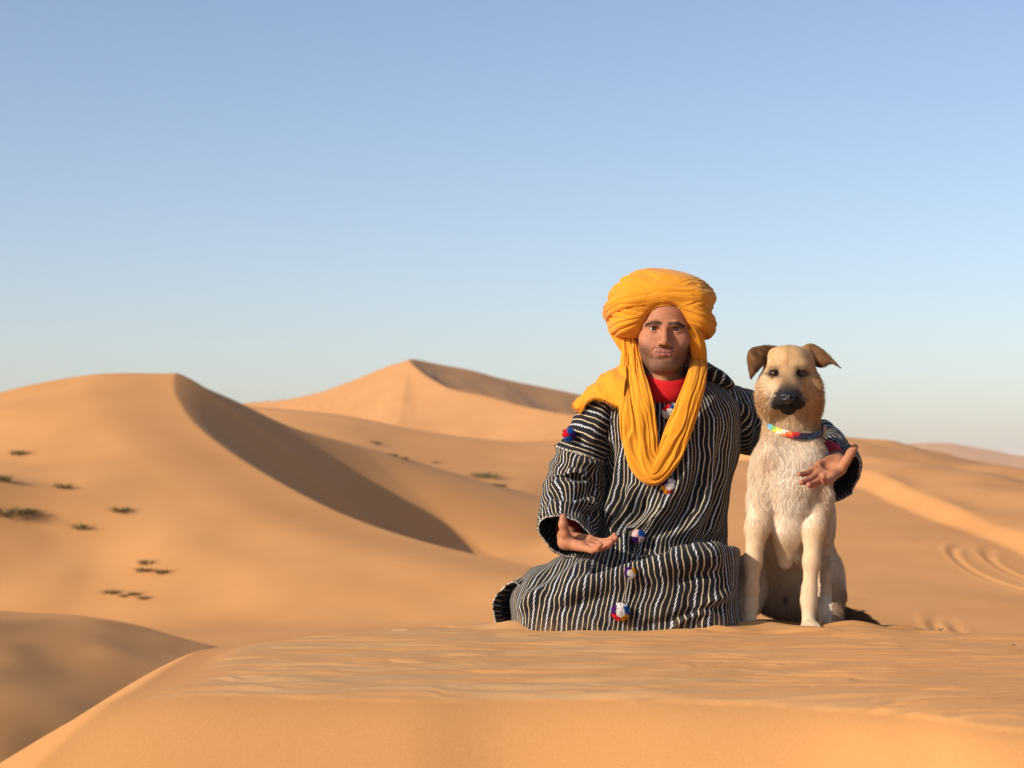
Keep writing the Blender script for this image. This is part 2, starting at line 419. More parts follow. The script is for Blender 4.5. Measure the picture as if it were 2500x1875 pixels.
# ------------------------------------------------------------------ blended solids for bodies
class Solid:
    """smoothly blended tapered capsules and ellipsoids, meshed on a fine lattice"""
    def __init__(self): self.ops = []
    def cone(self, a, b, ra, rb, k=0.01, sub=False):
        a, b = np.asarray(a, float), np.asarray(b, float)
        self.ops.append(('c', (a, b, ra, rb), k, sub, (a + b) / 2, np.linalg.norm(b - a) / 2 + max(ra, rb)))
    def chain(self, pts, k=0.01):
        """pts: list of (point, radius)"""
        for (a, ra), (b, rb) in zip(pts[:-1], pts[1:]): self.cone(a, b, ra, rb, k)
    def ell(self, c, r, k=0.01, rot=None, sub=False):
        c, r = np.asarray(c, float), np.asarray(r, float)
        self.ops.append(('e', (c, r, rot), k, sub, c, float(max(r))))
    @staticmethod
    def prim(kind, a, p):
        if kind == 'c':
            A, B, ra, rb = a
            ab = B - A
            t = np.clip(((p - A) @ ab) / (ab @ ab + 1e-12), 0, 1)
            return np.sqrt((((p - A) - t[:, None] * ab) ** 2).sum(1)) - (ra + (rb - ra) * t)
        c, r, rot = a
        q = p - c
        if rot is not None: q = q @ rot                # columns of rot are the ellipsoid's axes
        k0 = np.sqrt(((q / r) ** 2).sum(1)) + 1e-9
        k1 = np.sqrt(((q / (r * r)) ** 2).sum(1)) + 1e-9
        return k0 * (k0 - 1) / k1
    def eval(self, p, ops=None):
        d = np.full(len(p), 1.0)
        for kind, a, k, sub, _, _ in (self.ops if ops is None else ops):
            q = self.prim(kind, a, p)
            if sub:
                h = np.clip(0.5 - 0.5 * (d + q) / k, 0, 1)
                d = d + (-q - d) * h + k * h * (1 - h)
            else:
                h = np.clip(0.5 + 0.5 * (q - d) / k, 0, 1)
                d = q + (d - q) * h - k * h * (1 - h)
        return d
    def mesh(self, h, B=14):
        adds = [o for o in self.ops if not o[3]]
        lo = np.min([o[4] - o[5] for o in adds], axis=0) - 3 * h
        hi = np.max([o[4] + o[5] for o in adds], axis=0) + 3 * h
        nb = np.ceil((hi - lo) / (h * B)).astype(int)
        bc = np.stack(np.meshgrid(*[np.arange(n) for n in nb], indexing='ij'), -1).reshape(-1, 3)
        rb = h * B * 0.87
        cen = lo + (bc + 0.5) * h * B
        keep = np.zeros(len(bc), bool)
        near = np.stack([np.linalg.norm(cen - o[4], axis=1) - o[5] < rb + o[2] + 2 * h for o in self.ops], 1)
        isadd = np.array([not o[3] for o in self.ops])
        keep = near[:, isadd].any(1)
        g = np.stack(np.meshgrid(*[np.arange(B + 1)] * 3, indexing='ij'), -1).reshape(-1, 3)
        NN = nb * B + 2
        def key(c): return (c[:, 0].astype(np.int64) * NN[1] + c[:, 1]) * NN[2] + c[:, 2]
        vk, vp, quads = [], [], []
        for bi in np.nonzero(keep)[0]:
            ops = [self.ops[j] for j in np.nonzero(near[bi])[0]]
            if abs(self.eval(cen[bi:bi + 1], ops)[0]) > rb * 2.2: continue
            base = bc[bi] * B
            d = self.eval(lo + (base + g) * h, ops).reshape(B + 1, B + 1, B + 1)
            s = d < 0
            c8 = np.zeros((B, B, B), int)
            for i in (0, 1):
                for j in (0, 1):
                    for k in (0, 1): c8 += s[i:B + i, j:B + j, k:B + k]
            act = (c8 > 0) & (c8 < 8)
            if not act.any(): continue
            cells = np.argwhere(act)
            acc = np.zeros((len(cells), 3)); cnt = np.zeros(len(cells))
            for ax in range(3):
                o1, o2 = [q for q in range(3) if q != ax]
                for u in (0, 1):
                    for v in (0, 1):
                        off = np.zeros(3, int); off[o1] = u; off[o2] = v
                        A = cells + off; Bq = A.copy(); Bq[:, ax] += 1
                        da, db = d[tuple(A.T)], d[tuple(Bq.T)]
                        m = (da < 0) != (db < 0)
                        t = da / np.where(m, da - db, 1)
                        pt = A.astype(float); pt[:, ax] += t
                        acc[m] += pt[m]; cnt[m] += 1
            vk.append(key(cells + base)); vp.append(lo + (base + acc / cnt[:, None]) * h)
            for ax in range(3):
                o1, o2 = [q for q in range(3) if q != ax]
                sl = [slice(0, B)] * 3
                sl2 = list(sl); sl2[ax] = slice(1, B + 1)
                m = s[tuple(sl)] != s[tuple(sl2)]
                e = np.argwhere(m)
                if not len(e): continue
                flip = s[tuple(sl)][m]
                e = e + base
                e1 = e.copy(); e1[:, o1] -= 1
                e2 = e.copy(); e2[:, o2] -= 1
                e12 = e1.copy(); e12[:, o2] -= 1
                q = np.stack([key(e), key(e1), key(e12), key(e2)], 1)
                if ax == 1: flip = ~flip
                q = np.where(flip[:, None], q, q[:, ::-1])
                quads.append(q)
        vk, vp, quads = np.concatenate(vk), np.concatenate(vp), np.concatenate(quads)
        o = np.argsort(vk); vk, vp = vk[o], vp[o]
        idx = np.searchsorted(vk, quads)
        idx = np.clip(idx, 0, len(vk) - 1)
        good = (vk[idx] == quads).all(1)
        return vp, idx[good]

def vertex_normals(v, f):
    a = v[f[:, 2]] - v[f[:, 0]]; b = v[f[:, 3]] - v[f[:, 1]]
    n = np.cross(a, b)
    out = np.zeros_like(v)
    for k in range(4): np.add.at(out, f[:, k], n)
    return out / (np.linalg.norm(out, axis=1, keepdims=True) + 1e-12)

def loft(centres, A, B, shape, nu, closed_ends=False):
    """tube through centres with axes A, B (n,3); shape(u_angle)->(a,b) unit outline or None for an ellipse"""
    th = np.linspace(0, 2 * np.pi, nu, endpoint=False)
    ca, cb = np.cos(th), np.sin(th)
    if shape: ca, cb = shape(th)
    v = centres[:, None, :] + A[:, None, :] * ca[None, :, None] + B[:, None, :] * cb[None, :, None]
    return v, th

def frames(path, up=(0, 1, 0)):
    T = np.gradient(path, axis=0); T /= np.linalg.norm(T, axis=1, keepdims=True)
    A = np.cross(T, np.asarray(up, float)); A /= np.linalg.norm(A, axis=1, keepdims=True) + 1e-9
    B = np.cross(T, A)
    return T, A, B

def make_curves(name, roots, tips, rad, mat, parent, cols=None, nseg=4, bend=None):
    """hair: every strand bends from its root to its tip; bend is the mid control offset"""
    n = len(roots)
    t = np.linspace(0, 1, nseg)[None, :, None]
    mid = (roots + tips) / 2 + (bend if bend is not None else 0)
    pts = roots[:, None] * (1 - t) ** 2 + 2 * mid[:, None] * t * (1 - t) + tips[:, None] * t ** 2
    hc = bpy.data.hair_curves.new(name)
    hc.add_curves([nseg] * n)
    hc.attributes['position'].data.foreach_set('vector', pts.astype(np.float32).ravel()) if 'position' in hc.attributes else hc.position_data.foreach_set('vector', pts.astype(np.float32).ravel())
    ra = hc.attributes.get('radius') or hc.attributes.new('radius', 'FLOAT', 'POINT')
    taper = np.linspace(1, 0.15, nseg)[None, :] * np.asarray(rad).reshape(-1, 1) * np.ones((n, 1))
    ra.data.foreach_set('value', taper.astype(np.float32).ravel())
    if cols is not None:
        ca = hc.attributes.new('col', 'FLOAT_COLOR', 'CURVE')
        c = np.ones((n, 4), np.float32); c[:, :3] = cols
        ca.data.foreach_set('color', c.ravel())
    hc.materials.append(mat)
    o = bpy.data.objects.new(name, hc); COL.objects.link(o)
    if parent is not None:
        o.parent = parent; o.matrix_parent_inverse = Matrix.Translation(-parent.location)
    return o

def scatter(v, f, n, weight=None):
    """random points on a quad mesh: positions, face index"""
    a, b, c, d = (v[f[:, k]] for k in range(4))
    area = np.linalg.norm(np.cross(c - a, d - b), axis=1)
    if weight is not None: area = area * weight
    fi = rng.choice(len(f), n, p=area / area.sum())
    s, t = rng.random((n, 1)), rng.random((n, 1))
    return (a[fi] * (1 - s) + b[fi] * s) * (1 - t) + (d[fi] * (1 - s) + c[fi] * s) * t, fi
# ------------------------------------------------------------------ the man: body
def attr_material(name, rough=0.6, spec=0.3, sss=0.0, fine=None):
    t = NT(name)
    col = t.attr('col', 'Color')
    nb = None
    if fine:
        g = t.noise(fine[0], 3, 0.6)
        nb = t.bump(g, fine[1], fine[2])
        col = t.mix(t.maprange(g, 0.3, 0.7), t.mix(1.0, col, (0.86, 0.84, 0.82), 'MULTIPLY'), col)
    t.done(col, rough, nb, Specular_IOR_Level=spec)
    if sss:
        t.b.inputs['Subsurface Weight'].default_value = sss
        t.b.inputs['Subsurface Radius'].default_value = (0.9, 0.35, 0.2)
        t.b.inputs['Subsurface Scale'].default_value = 0.006
    return t.m
M_SKIN = attr_material('skin', 0.62, 0.25, 0.20, (700, 0.12, 0.0006))
M_HAIR = attr_material('hair', 0.5, 0.3)

person = empty('person', P(1500, 1540, 5.7))
tag(person, 'kneeling person in striped robe and yellow turban beside a dog', 'person')

HEAD = P(1627, 807, 5.60) + np.array((0, 0.088, 0))
_roll, _yaw, _pit = R(2.0), R(-3.0), R(3.0)
HROT = np.array(Matrix.Rotation(_yaw, 3, 'Z') @ Matrix.Rotation(_roll, 3, 'Y') @ Matrix.Rotation(-_pit, 3, 'X'))
def hd(x, fwd, z):                                   # head space: x to picture right, fwd out of the face, z up, origin between the ears at eye level
    return HEAD + HROT @ np.array((x, -fwd, z))

def rotm(m): return HROT @ m

def add_head(S):
    E = lambda c, r, k=0.01, sub=False: S.ell(hd(*c), (r[0], r[1], r[2]), k, HROT, sub)
    Cn = lambda a, b, ra, rb, k=0.006, sub=False: S.cone(hd(*a), hd(*b), ra, rb, k, sub)
    E((0, -0.012, 0.038), (0.077, 0.096, 0.084))
    E((0, 0.020, -0.012), (0.0740, 0.068, 0.080), 0.02)
    E((0, 0.026, -0.060), (0.059, 0.056, 0.052), 0.02)                # jaw
    E((0, 0.060, -0.098), (0.030, 0.026, 0.024), 0.02)                # chin
    for s in (-1, 1):
        Cn((0.050 * s, 0.0, -0.056), (0.022 * s, 0.056, -0.101), 0.015, 0.015, 0.02)   # jawline
        E((0.045 * s, 0.056, -0.028), (0.025, 0.020, 0.020), 0.02)    # cheekbone
        E((0.036 * s, 0.064, -0.052), (0.022, 0.016, 0.020), 0.018)   # cheek
        E((0.0755 * s, -0.012, -0.012), (0.007, 0.017, 0.028), 0.004) # ear
    Cn((0, -0.015, -0.050), (0, -0.035, -0.215), 0.056, 0.064, 0.03)  # neck
    E((0, 0.024, -0.150), (0.016, 0.018, 0.016), 0.03)
    E((0, 0.071, -0.064), (0.030, 0.017, 0.024), 0.018)               # muzzle
    # eye hollows, brow, nose
    for s in (-1, 1):
        E((0.031 * s, 0.099, -0.003), (0.021, 0.017, 0.0125), 0.014, True)
        Cn((0.010 * s, 0.0880, 0.0105), (0.030 * s, 0.0860, 0.0150), 0.0070, 0.0070, 0.012)
        Cn((0.030 * s, 0.0860, 0.0150), (0.053 * s, 0.0640, 0.0105), 0.0070, 0.006, 0.012)
    Cn((0, 0.0880, 0.008), (0, 0.1010, -0.020), 0.0070, 0.0085, 0.010)
    Cn((0, 0.1010, -0.020), (0, 0.1120, -0.0395), 0.0085, 0.0110, 0.006)
    for s in (-1, 1):
        E((0.0125 * s, 0.0995, -0.0425), (0.0080, 0.0115, 0.0080), 0.005)
        E((0.0072 * s, 0.1035, -0.0510), (0.0042, 0.0060, 0.0035), 0.003, True)
        Cn((0.019 * s, 0.094, -0.043), (0.031 * s, 0.084, -0.062), 0.0016, 0.0014, 0.007, True)   # smile fold
    # lips
    for s in (-1, 1):
        Cn((0.0, 0.0880, -0.0630), (0.013 * s, 0.0860, -0.0632), 0.0046, 0.0042, 0.004)
        Cn((0.013 * s, 0.0860, -0.0632), (0.0258 * s, 0.0770, -0.0664), 0.0042, 0.0014, 0.004)
        Cn((0.0, 0.0866, -0.0730), (0.014 * s, 0.0840, -0.0722), 0.0058, 0.0052, 0.004)
        Cn((0.014 * s, 0.0840, -0.0722), (0.0255 * s, 0.0770, -0.0676), 0.0050, 0.0014, 0.004)
    E((0, 0.089, -0.0845), (0.018, 0.006, 0.004), 0.008, True)         # under the lower lip
    # lids over the eyeballs, open as a narrow slit
    for s in (-1, 1):
        c = (0.0315 * s, 0.0700, -0.0005)
        E(c, (0.0164, 0.0160, 0.0160), 0.005)
        Cn((0.0200 * s, 0.0835, -0.0026), (0.0320 * s, 0.0865, -0.0010), 0.0030, 0.0043, 0.0014, True)
        Cn((0.0320 * s, 0.0865, -0.0010), (0.0440 * s, 0.0800, -0.0020), 0.0043, 0.0027, 0.0014, True)

def hand_frame(wrist, Ydir, Xdir, tilt, left):
    Yd = np.asarray(Ydir, float); Yd /= np.linalg.norm(Yd)
    Xd = np.asarray(Xdir, float); Xd -= Yd * (Xd @ Yd); Xd /= np.linalg.norm(Xd)
    Zd = np.cross(Xd, Yd) * (-1 if left else 1)
    c, s = math.cos(tilt), math.sin(tilt)
    X2, Z2 = Xd * c - Zd * s, Zd * c + Xd * s
    M = np.stack([X2, Yd, Z2], 1)
    return lambda x, y, z: wrist + M @ np.array((x, y + 0.058, z)), M

def add_hand(S, W, thumb, curls, spread, sc=1.0):
    """W maps hand space (x thumb side, y towards the fingertips, z out of the palm) to the place"""
    q = lambda x, y, z: W(x * sc, y * sc, z * sc)
    mcp = [(0.031, 0.044, 0.0), (0.0105, 0.049, -0.001), (-0.0105, 0.045, 0.0), (-0.029, 0.035, 0.002)]
    rad = [(.0108, .0095, .0086, .0068), (.0108, .0097, .0088, .0070), (.0104, .0092, .0084, .0068), (.0095, .0082, .0074, .0060)]
    ln = [(.043, .026, .021), (.047, .030, .022), (.043, .028, .022), (.034, .021, .019)]
    for (x, y, z), r in zip(mcp, rad):
        S.cone(q(x * 0.55, -0.050, 0.001), q(x, y, z), 0.0175 * sc, (r[0] + 0.0012) * sc, 0.010)
    S.cone(q(-0.020, -0.040, 0.008), q(-0.029, 0.012, 0.006), 0.0135 * sc, 0.0115 * sc, 0.010)
    S.cone(q(0.012, -0.044, 0.006), q(0.030, -0.012, 0.012), 0.016 * sc, 0.015 * sc, 0.010)
    S.cone(q(0.030, -0.012, 0.008), q(0.024, 0.030, 0.004), 0.011 * sc, 0.010 * sc, 0.012)
    S.ell(q(-0.002, 0.004, 0.020), (0.016 * sc,) * 3, 0.014, None, True)          # hollow of the palm
    for f in range(4):
        p = np.array(mcp[f]); a = 0.0; sp = spread[f]
        for j in range(3):
            a += curls[f][j]
            d = np.array((math.sin(sp) * math.cos(a), math.cos(sp) * math.cos(a), math.sin(a)))
            e = p + d * ln[f][j]
            S.cone(q(*p), q(*e), rad[f][j] * sc, rad[f][j + 1] * sc, 0.0035)
            S.ell(q(*(e - 0.000 * d)), (rad[f][j + 1] * 1.02 * sc,) * 3, 0.003)
            p = e
    p = np.array((0.030, -0.012, 0.012)); r = [0.0150, 0.0128, 0.0128, 0.0098]; L = [0.028, 0.026, 0.021]
    for j in range(3):
        e = p + np.asarray(thumb[j]) / np.linalg.norm(thumb[j]) * L[j]
        S.cone(q(*p), q(*e), r[j] * sc, r[j + 1] * sc, 0.006)
        p = e

# his right hand (palm up, offered over the lap) and his left hand (beyond the dog)
R_WRIST = P(1382, 1322, 5.52)
L_WRIST = P(2047, 1130, 5.60)
R_HAND, R_M = hand_frame(R_WRIST, (0.66, -0.75, -0.06), (-0.75, -0.66, 0), R(14), False)
L_HAND, L_M = hand_frame(L_WRIST, (-0.60, -0.74, -0.34), (0.78, -0.60, 0.0), R(24), True)

def to_local(M, d): return M.T @ np.asarray(d, float)

def build_body():
    S = Solid(); add_head(S)
    sh_r, sh_l = P(1478, 1000, 5.80), P(1752, 985, 5.84)
    el_r, el_l = P(1405, 1225, 5.80), P(1985, 1083, 6.02)
    arm_r = [(sh_r, 0.052), (el_r, 0.040), (R_WRIST + (el_r - R_WRIST) * 0.12, 0.026), (R_WRIST, 0.0235)]
    arm_l = [(sh_l, 0.052), (el_l, 0.040), (L_WRIST + (el_l - L_WRIST) * 0.12, 0.026), (L_WRIST, 0.0235)]
    H = Solid()
    tr = [to_local(R_M, (-0.40, -0.25, 0.75)), to_local(R_M, (-0.18, -0.20, 0.9)), to_local(R_M, (0.0, -0.05, 1.0))]
    add_hand(H, R_HAND, tr, [(-0.05, 0.35, 0.35), (0.00, 0.30, 0.35), (0.02, 0.30, 0.35), (0.02, 0.35, 0.35)], (0.13, 0.02, -0.06, -0.16), 0.97)
    tl = [to_local(L_M, (0.45, -0.30, 0.70)), to_local(L_M, (0.50, -0.10, 0.85)), to_local(L_M, (0.55, 0.0, 0.80))]
    add_hand(H, L_HAND, tl, [(0.22, 0.40, 0.30), (0.00, 0.20, 0.20), (-0.05, 0.12, 0.15), (-0.05, 0.2, 0.2)], (0.10, 0.02, -0.05, -0.14), 0.97)
    for arm in (arm_r, arm_l):
        (e, re_), (w1, r1), (w0, r0) = arm[1:]
        H.chain([(w1 + (e - w1) * 0.3, 0.030), (w1, r1), (w0, r0)], 0.012)
    T = Solid()                                     # trunk, arms and folded legs under the robe
    hip = P(1600, 1400, 5.86)
    T.ell(P(1625, 1060, 5.80), (0.165, 0.10, 0.13), 0.05)
    T.ell(P(1610, 1220, 5.80), (0.140, 0.10, 0.15), 0.05)
    T.ell(hip, (0.165, 0.12, 0.11), 0.05)
    T.cone(hd(0, -0.030, -0.15), hd(0, -0.035, -0.215), 0.054, 0.062, 0.03)
    T.cone(P(1628, 945, 5.74), sh_r, 0.05, 0.05, 0.03)
    T.cone(P(1628, 945, 5.74), sh_l, 0.05, 0.05, 0.03)
    for arm in (arm_r, arm_l): T.chain([arm[0], arm[1], (arm[2][0], arm[2][1] * 0.97)], 0.015)
    for kx, ax in ((1370, 1470), (1710, 1690)):
        kn = P(kx, 1475, 5.54)
        T.chain([(hip, 0.085), (kn, 0.045)], 0.03)
        T.chain([(kn, 0.045), (P(ax, 1500, 6.0), 0.040)], 0.02)
    vs, fs, off = [], [], 0
    for sol, h in ((S, 0.0017), (H, 0.0022), (T, 0.0075)):
        a, b = sol.mesh(h); vs.append(a); fs.append(b + off); off += len(a)
    v, f = np.concatenate(vs), np.concatenate(fs)
    print('body verts', len(v))
    # colouring
    base = np.array((0.37, 0.152, 0.076)); col = np.tile(base, (len(v), 1))
    q = (v - HEAD) @ HROT
    x, fw, z = q[:, 0], -q[:, 1], q[:, 2]
    nz = noise3(v * 60, 3)[:, None]; col *= 1 + 0.06 * nz
    def blend(mask, c): col[:] = col * (1 - mask[:, None]) + np.asarray(c) * mask[:, None]
    face = (fw > -0.02) & (z > -0.2) & (np.abs(x) < 0.09)
    blush = np.exp(-(((np.abs(x) - 0.040) / 0.022) ** 2 + ((z + 0.040) / 0.022) ** 2)) * face
    nose = np.exp(-((x / 0.014) ** 2 + ((z + 0.036) / 0.016) ** 2)) * face * (fw > 0.09)
    blend(np.clip(0.45 * blush + 0.35 * nose, 0, 1), (0.37, 0.140, 0.085))
    lip = face * (fw > 0.080) * sstep(0.0295, 0.0245, np.abs(x)) * sstep(-0.0805, -0.0775, z) * sstep(-0.0555, -0.0580, z - 0.06 * np.abs(x) * 0)
    blend(np.clip(lip, 0, 1) * 0.85, (0.25, 0.085, 0.065))
    mline = face * (fw > 0.074) * np.exp(-(((z + 0.0672 - 0.9 * x * x * 2) / 0.0013) ** 2)) * sstep(0.030, 0.024, np.abs(x))
    blend(np.clip(mline, 0, 0.85), (0.07, 0.022, 0.016))
    st = noise3(v * 420, 8) * 0.5 + 0.5
    jaw = face * sstep(-0.030, -0.062, z + 0.9 * np.maximum(0.052 - np.abs(x), 0) * (z > -0.075) * 0.55) * sstep(-0.128, -0.112, z)
    cheekfree = np.exp(-(((np.abs(x) - 0.030) / 0.014) ** 2 + ((z + 0.055) / 0.020) ** 2))
    must = face * (fw > 0.07) * sstep(0.031, 0.022, np.abs(x)) * sstep(-0.0475, -0.0520, z) * sstep(-0.064, -0.0595, z)
    beard = np.clip(np.maximum(jaw * (1 - 0.75 * cheekfree), must) - lip * 1.5, 0, 1) * (0.50 + 0.65 * st)
    blend(np.clip(beard, 0, 0.78), (0.10, 0.055, 0.034))
    brow = face * np.exp(-(((z - 0.0150 - 0.05 * (np.abs(x) - 0.02) * (np.abs(x) < 0.038) + 0.30 * np.maximum(np.abs(x) - 0.038, 0)) / 0.0048) ** 2)) * sstep(0.006, 0.012, np.abs(x)) * sstep(0.060, 0.050, np.abs(x)) * (fw > 0.05)
    blend(np.clip(brow * 1.05, 0, 0.8), (0.030, 0.018, 0.012))
    crease = face * np.exp(-((np.hypot((np.abs(x) - 0.0315) / 0.017, (z - 0.0080) / 0.0026)) ** 2)) * (fw > 0.06)
    blend(np.clip(crease * 0.5, 0, 0.5), (0.12, 0.05, 0.03))
    lash = face * np.exp(-(((np.abs(x) - 0.0320) / 0.0125) ** 4)) * np.exp(-(((z - 0.0046) / 0.0020) ** 2)) * (fw > 0.07)
    blend(np.clip(lash * 1.2, 0, 0.95), (0.015, 0.009, 0.007))
    skull = sstep(0.062, 0.072, z) + sstep(0.045, 0.015, fw) * (z > -0.03) * (np.abs(x) < 0.085) * (z < 0.2) * (fw > -0.15)
    blend(np.clip(skull, 0, 1) * 0.9, (0.02, 0.013, 0.009))
    for W, M, wr in ((R_HAND, R_M, R_WRIST), (L_HAND, L_M, L_WRIST)):
        p = (v - wr) @ M
        tip = ((np.linalg.norm(v - wr, axis=1) < 0.25) * sstep(0.13, 0.19, p[:, 1]))
        blend(np.clip(tip * 0.5, 0, 0.6), (0.40, 0.145, 0.10))
    o = mesh_obj('body', v, f, M_SKIN, person, attrs={'col': col})
    # short beard, moustache and brow hair
    fw_w = np.clip(beard * 1.0 + brow * 2.5, 0, 3)[f].mean(1)
    fw_w[fw_w < 0.12] = 0
    n = vertex_normals(v, f)
    pts, fi = scatter(v, f, 8000, fw_w)
    nn = n[f[fi, 0]]
    isb = brow[f[fi, 0]] > 0.25
    down = np.where(isb[:, None], np.stack([np.sign((pts - HEAD)[:, 0]) * 0.9, 0 * pts[:, 0], 0.25 + 0 * pts[:, 0]], 1), np.array((0, 0, -0.55)))
    ln = np.where(isb, 0.0050, 0.0020) * (0.6 + 0.8 * rng.random(len(pts)))
    dirv = nn * np.where(isb, 0.25, 0.75)[:, None] + down + rng.normal(0, 0.25, pts.shape)
    dirv /= np.linalg.norm(dirv, axis=1, keepdims=True)
    hc = np.where(isb[:, None], (0.012, 0.008, 0.006), (0.095, 0.050, 0.028)) * (0.6 + 0.8 * rng.random((len(pts), 1)))
    b = make_curves('beard_hair', pts, pts + dirv * ln[:, None], 0.00013, M_HAIR, o, hc, 3)
    b['kind'] = 'stuff'
    # eyes
    te = NT('eyeball'); e_col = te.attr('col', 'Color'); te.done(e_col, 0.12, None, Specular_IOR_Level=0.5)
    for s in (-1, 1):
        c = hd(0.0315 * s, 0.0700, -0.0005)
        u, w = np.meshgrid(np.linspace(0, 2 * np.pi, 40, endpoint=False), np.linspace(0, np.pi, 28))
        d = np.stack([np.sin(w) * np.cos(u), -np.cos(w), np.sin(w) * np.sin(u)], -1).reshape(-1, 3)
        look = d @ HROT.T
        ang = np.degrees(np.arccos(np.clip(-d[:, 1], -1, 1) * 1.0))
        cc = np.tile(np.array((0.30, 0.25, 0.22)), (len(d), 1))
        ang = np.degrees(np.arccos(np.clip(-d[:, 1], -1, 1)))
        ang = np.degrees(w.ravel())
        cc[ang < 27] = (0.045, 0.022, 0.012); cc[ang < 12] = (0.004, 0.004, 0.004)
        cc[(ang >= 27) & (ang < 30)] = (0.02, 0.012, 0.01)
        mesh_obj('eye', c + 0.0144 * look, grid_faces(40, 28, True)[:, ::-1], te.m, person, attrs={'col': cc})
build_body()
# ------------------------------------------------------------------ the man: striped robe
def robe_material():
    t = NT('robe_wool')
    s, u = t.attr('s'), t.attr('t')
    wob = t.noise(35, 2, 0.5)
    a = t.math('DIVIDE', t.math('ADD', s, t.math('MULTIPLY', t.math('SUBTRACT', wob, 0.5), 0.0026)), 0.0129)
    fr = t.math('SUBTRACT', t.math('FRACT', a), 0.5)
    edge = t.math('ABSOLUTE', fr)
    idx = t.math('MODULO', t.math('ADD', t.math('FLOOR', a), 600.0), 3.0)
    rope = t.math('LESS_THAN', idx, 0.5)
    line = t.math('LESS_THAN', edge, t.math('ADD', 0.072, t.math('MULTIPLY', wob, 0.05)))
    d = t.math('FRACT', t.math('ADD', t.math('DIVIDE', u, 0.0110), t.math('MULTIPLY', fr, 2.8)))
    dash = t.math('MULTIPLY', t.math('LESS_THAN', d, 0.60), t.math('LESS_THAN', edge, 0.16))
    speck = t.noise(420, 2, 0.6)
    plain_c = t.mix(t.maprange(speck, 0.35, 0.6), (0.22, 0.165, 0.105), (0.60, 0.50, 0.33))
    rope_c = t.mix(t.maprange(speck, 0.3, 0.6), (0.38, 0.38, 0.39), (0.74, 0.74, 0.74))
    is_line = t.math('ADD', t.math('MULTIPLY', rope, dash), t.math('MULTIPLY', t.math('SUBTRACT', 1.0, rope), line))
    linecol = t.mix(rope, plain_c, rope_c)
    black = t.mix(speck, (0.006, 0.006, 0.008), (0.020, 0.018, 0.020))
    col = t.mix(is_line, black, linecol)
    # sand caught in the wool along the hem
    sep = t.n.new('ShaderNodeSeparateXYZ'); t.l.new(t.coord(), sep.inputs[0])
    dust = t.math('MULTIPLY', t.maprange(t.attr('dust'), 0.0, 1.0), t.maprange(t.noise(28, 4, 0.6), 0.42, 0.66))
    col = t.mix(t.math('MULTIPLY', dust, 0.30), col, (0.42, 0.26, 0.12))
    hgt = t.math('ADD', t.math('MULTIPLY', is_line, 1.0), t.math('MULTIPLY', speck, 0.8))
    nb = t.bump(hgt, 0.55, 0.0012)
    nb = t.bump(t.noise(140, 3, 0.6), 0.35, 0.003, nb)
    m = t.done(col, 0.95, nb, Specular_IOR_Level=0.08)
    t.b.inputs['Sheen Weight'].default_value = 0.06
    t.b.inputs['Sheen Roughness'].default_value = 0.5
    return m
M_ROBE = robe_material()
def plain(name, col, rough=0.8, spec=0.2, bumps=None):
    t = NT(name); nb = None
    if bumps: nb = t.bump(t.noise(bumps[0], 3, 0.6), bumps[1], bumps[2])
    return t.done(col, rough, nb, Specular_IOR_Level=spec)

def pixel_of(v):
    """photograph pixel of points (used only to follow the fold lines seen in the cloth while modelling)"""
    q = v - np.array((0, 0, CAM_Z))
    c, s = math.cos(PITCH), math.sin(PITCH)
    fw = q[:, 1] * c + q[:, 2] * s; up = -q[:, 1] * s + q[:, 2] * c
    return 1250 + F_PX * q[:, 0] / fw, 937.5 - F_PX * up / fw

def folds(v, n, lines, front=None):
    """raise (or press) the cloth along fold lines: (points, height, width px, sharp)"""
    px, py = pixel_of(v)
    d = np.zeros(len(v))
    for pts, hgt, wid in lines:
        c = catmull(np.array(pts, float), 24)
        sd, (fade,) = poly_near(px, py, np.concatenate([c, np.sin(np.linspace(0, np.pi, 24))[:, None] ** 0.6], 1), 1)
        r = np.abs(sd) / wid
        d += 1.75 * hgt * fade * np.exp(-r * r)
    if front is not None: d = d * front
    return v + n * d[:, None]

RINGS = np.array([  # front py, side py, back py, left px, right px, front Y, mid Y, back Y
    (968, 925, 915, 1580, 1692, 5.652, 5.74, 5.82), (982, 928, 922, 1545, 1715, 5.640, 5.76, 5.88), (1004, 942, 940, 1495, 1758, 5.625, 5.78, 5.93),
    (1035, 982, 975, 1455, 1800, 5.610, 5.78, 5.95), (1080, 1050, 1040, 1452, 1808, 5.600, 5.79, 5.96), (1130, 1118, 1110, 1455, 1802, 5.595, 5.79, 5.96),
    (1190, 1185, 1185, 1460, 1786, 5.590, 5.79, 5.96), (1250, 1245, 1250, 1462, 1778, 5.585, 5.79, 5.97), (1302, 1300, 1310, 1456, 1773, 5.580, 5.79, 5.98),
    (1332, 1340, 1360, 1420, 1771, 5.560, 5.79, 6.00), (1350, 1368, 1400, 1350, 1786, 5.510, 5.79, 6.03), (1385, 1392, 1440, 1290, 1795, 5.450, 5.76, 6.05),
    (1425, 1425, 1470, 1252, 1797, 5.400, 5.72, 6.06), (1465, 1458, 1500, 1236, 1791, 5.380, 5.70, 6.06), (1510, 1500, 1525, 1240, 1796, 5.370, 5.70, 6.06),
    (1546, 1538, 1545, 1248, 1808, 5.375, 5.70, 6.06), (1566, 1560, 1560, 1262, 1800, 5.40, 5.70, 6.02)], float)
CENTRE = np.array([(960, 1638), (1100, 1638), (1180, 1633), (1250, 1607), (1300, 1572), (1335, 1554), (1400, 1541), (1500, 1519), (1570, 1508)], float)

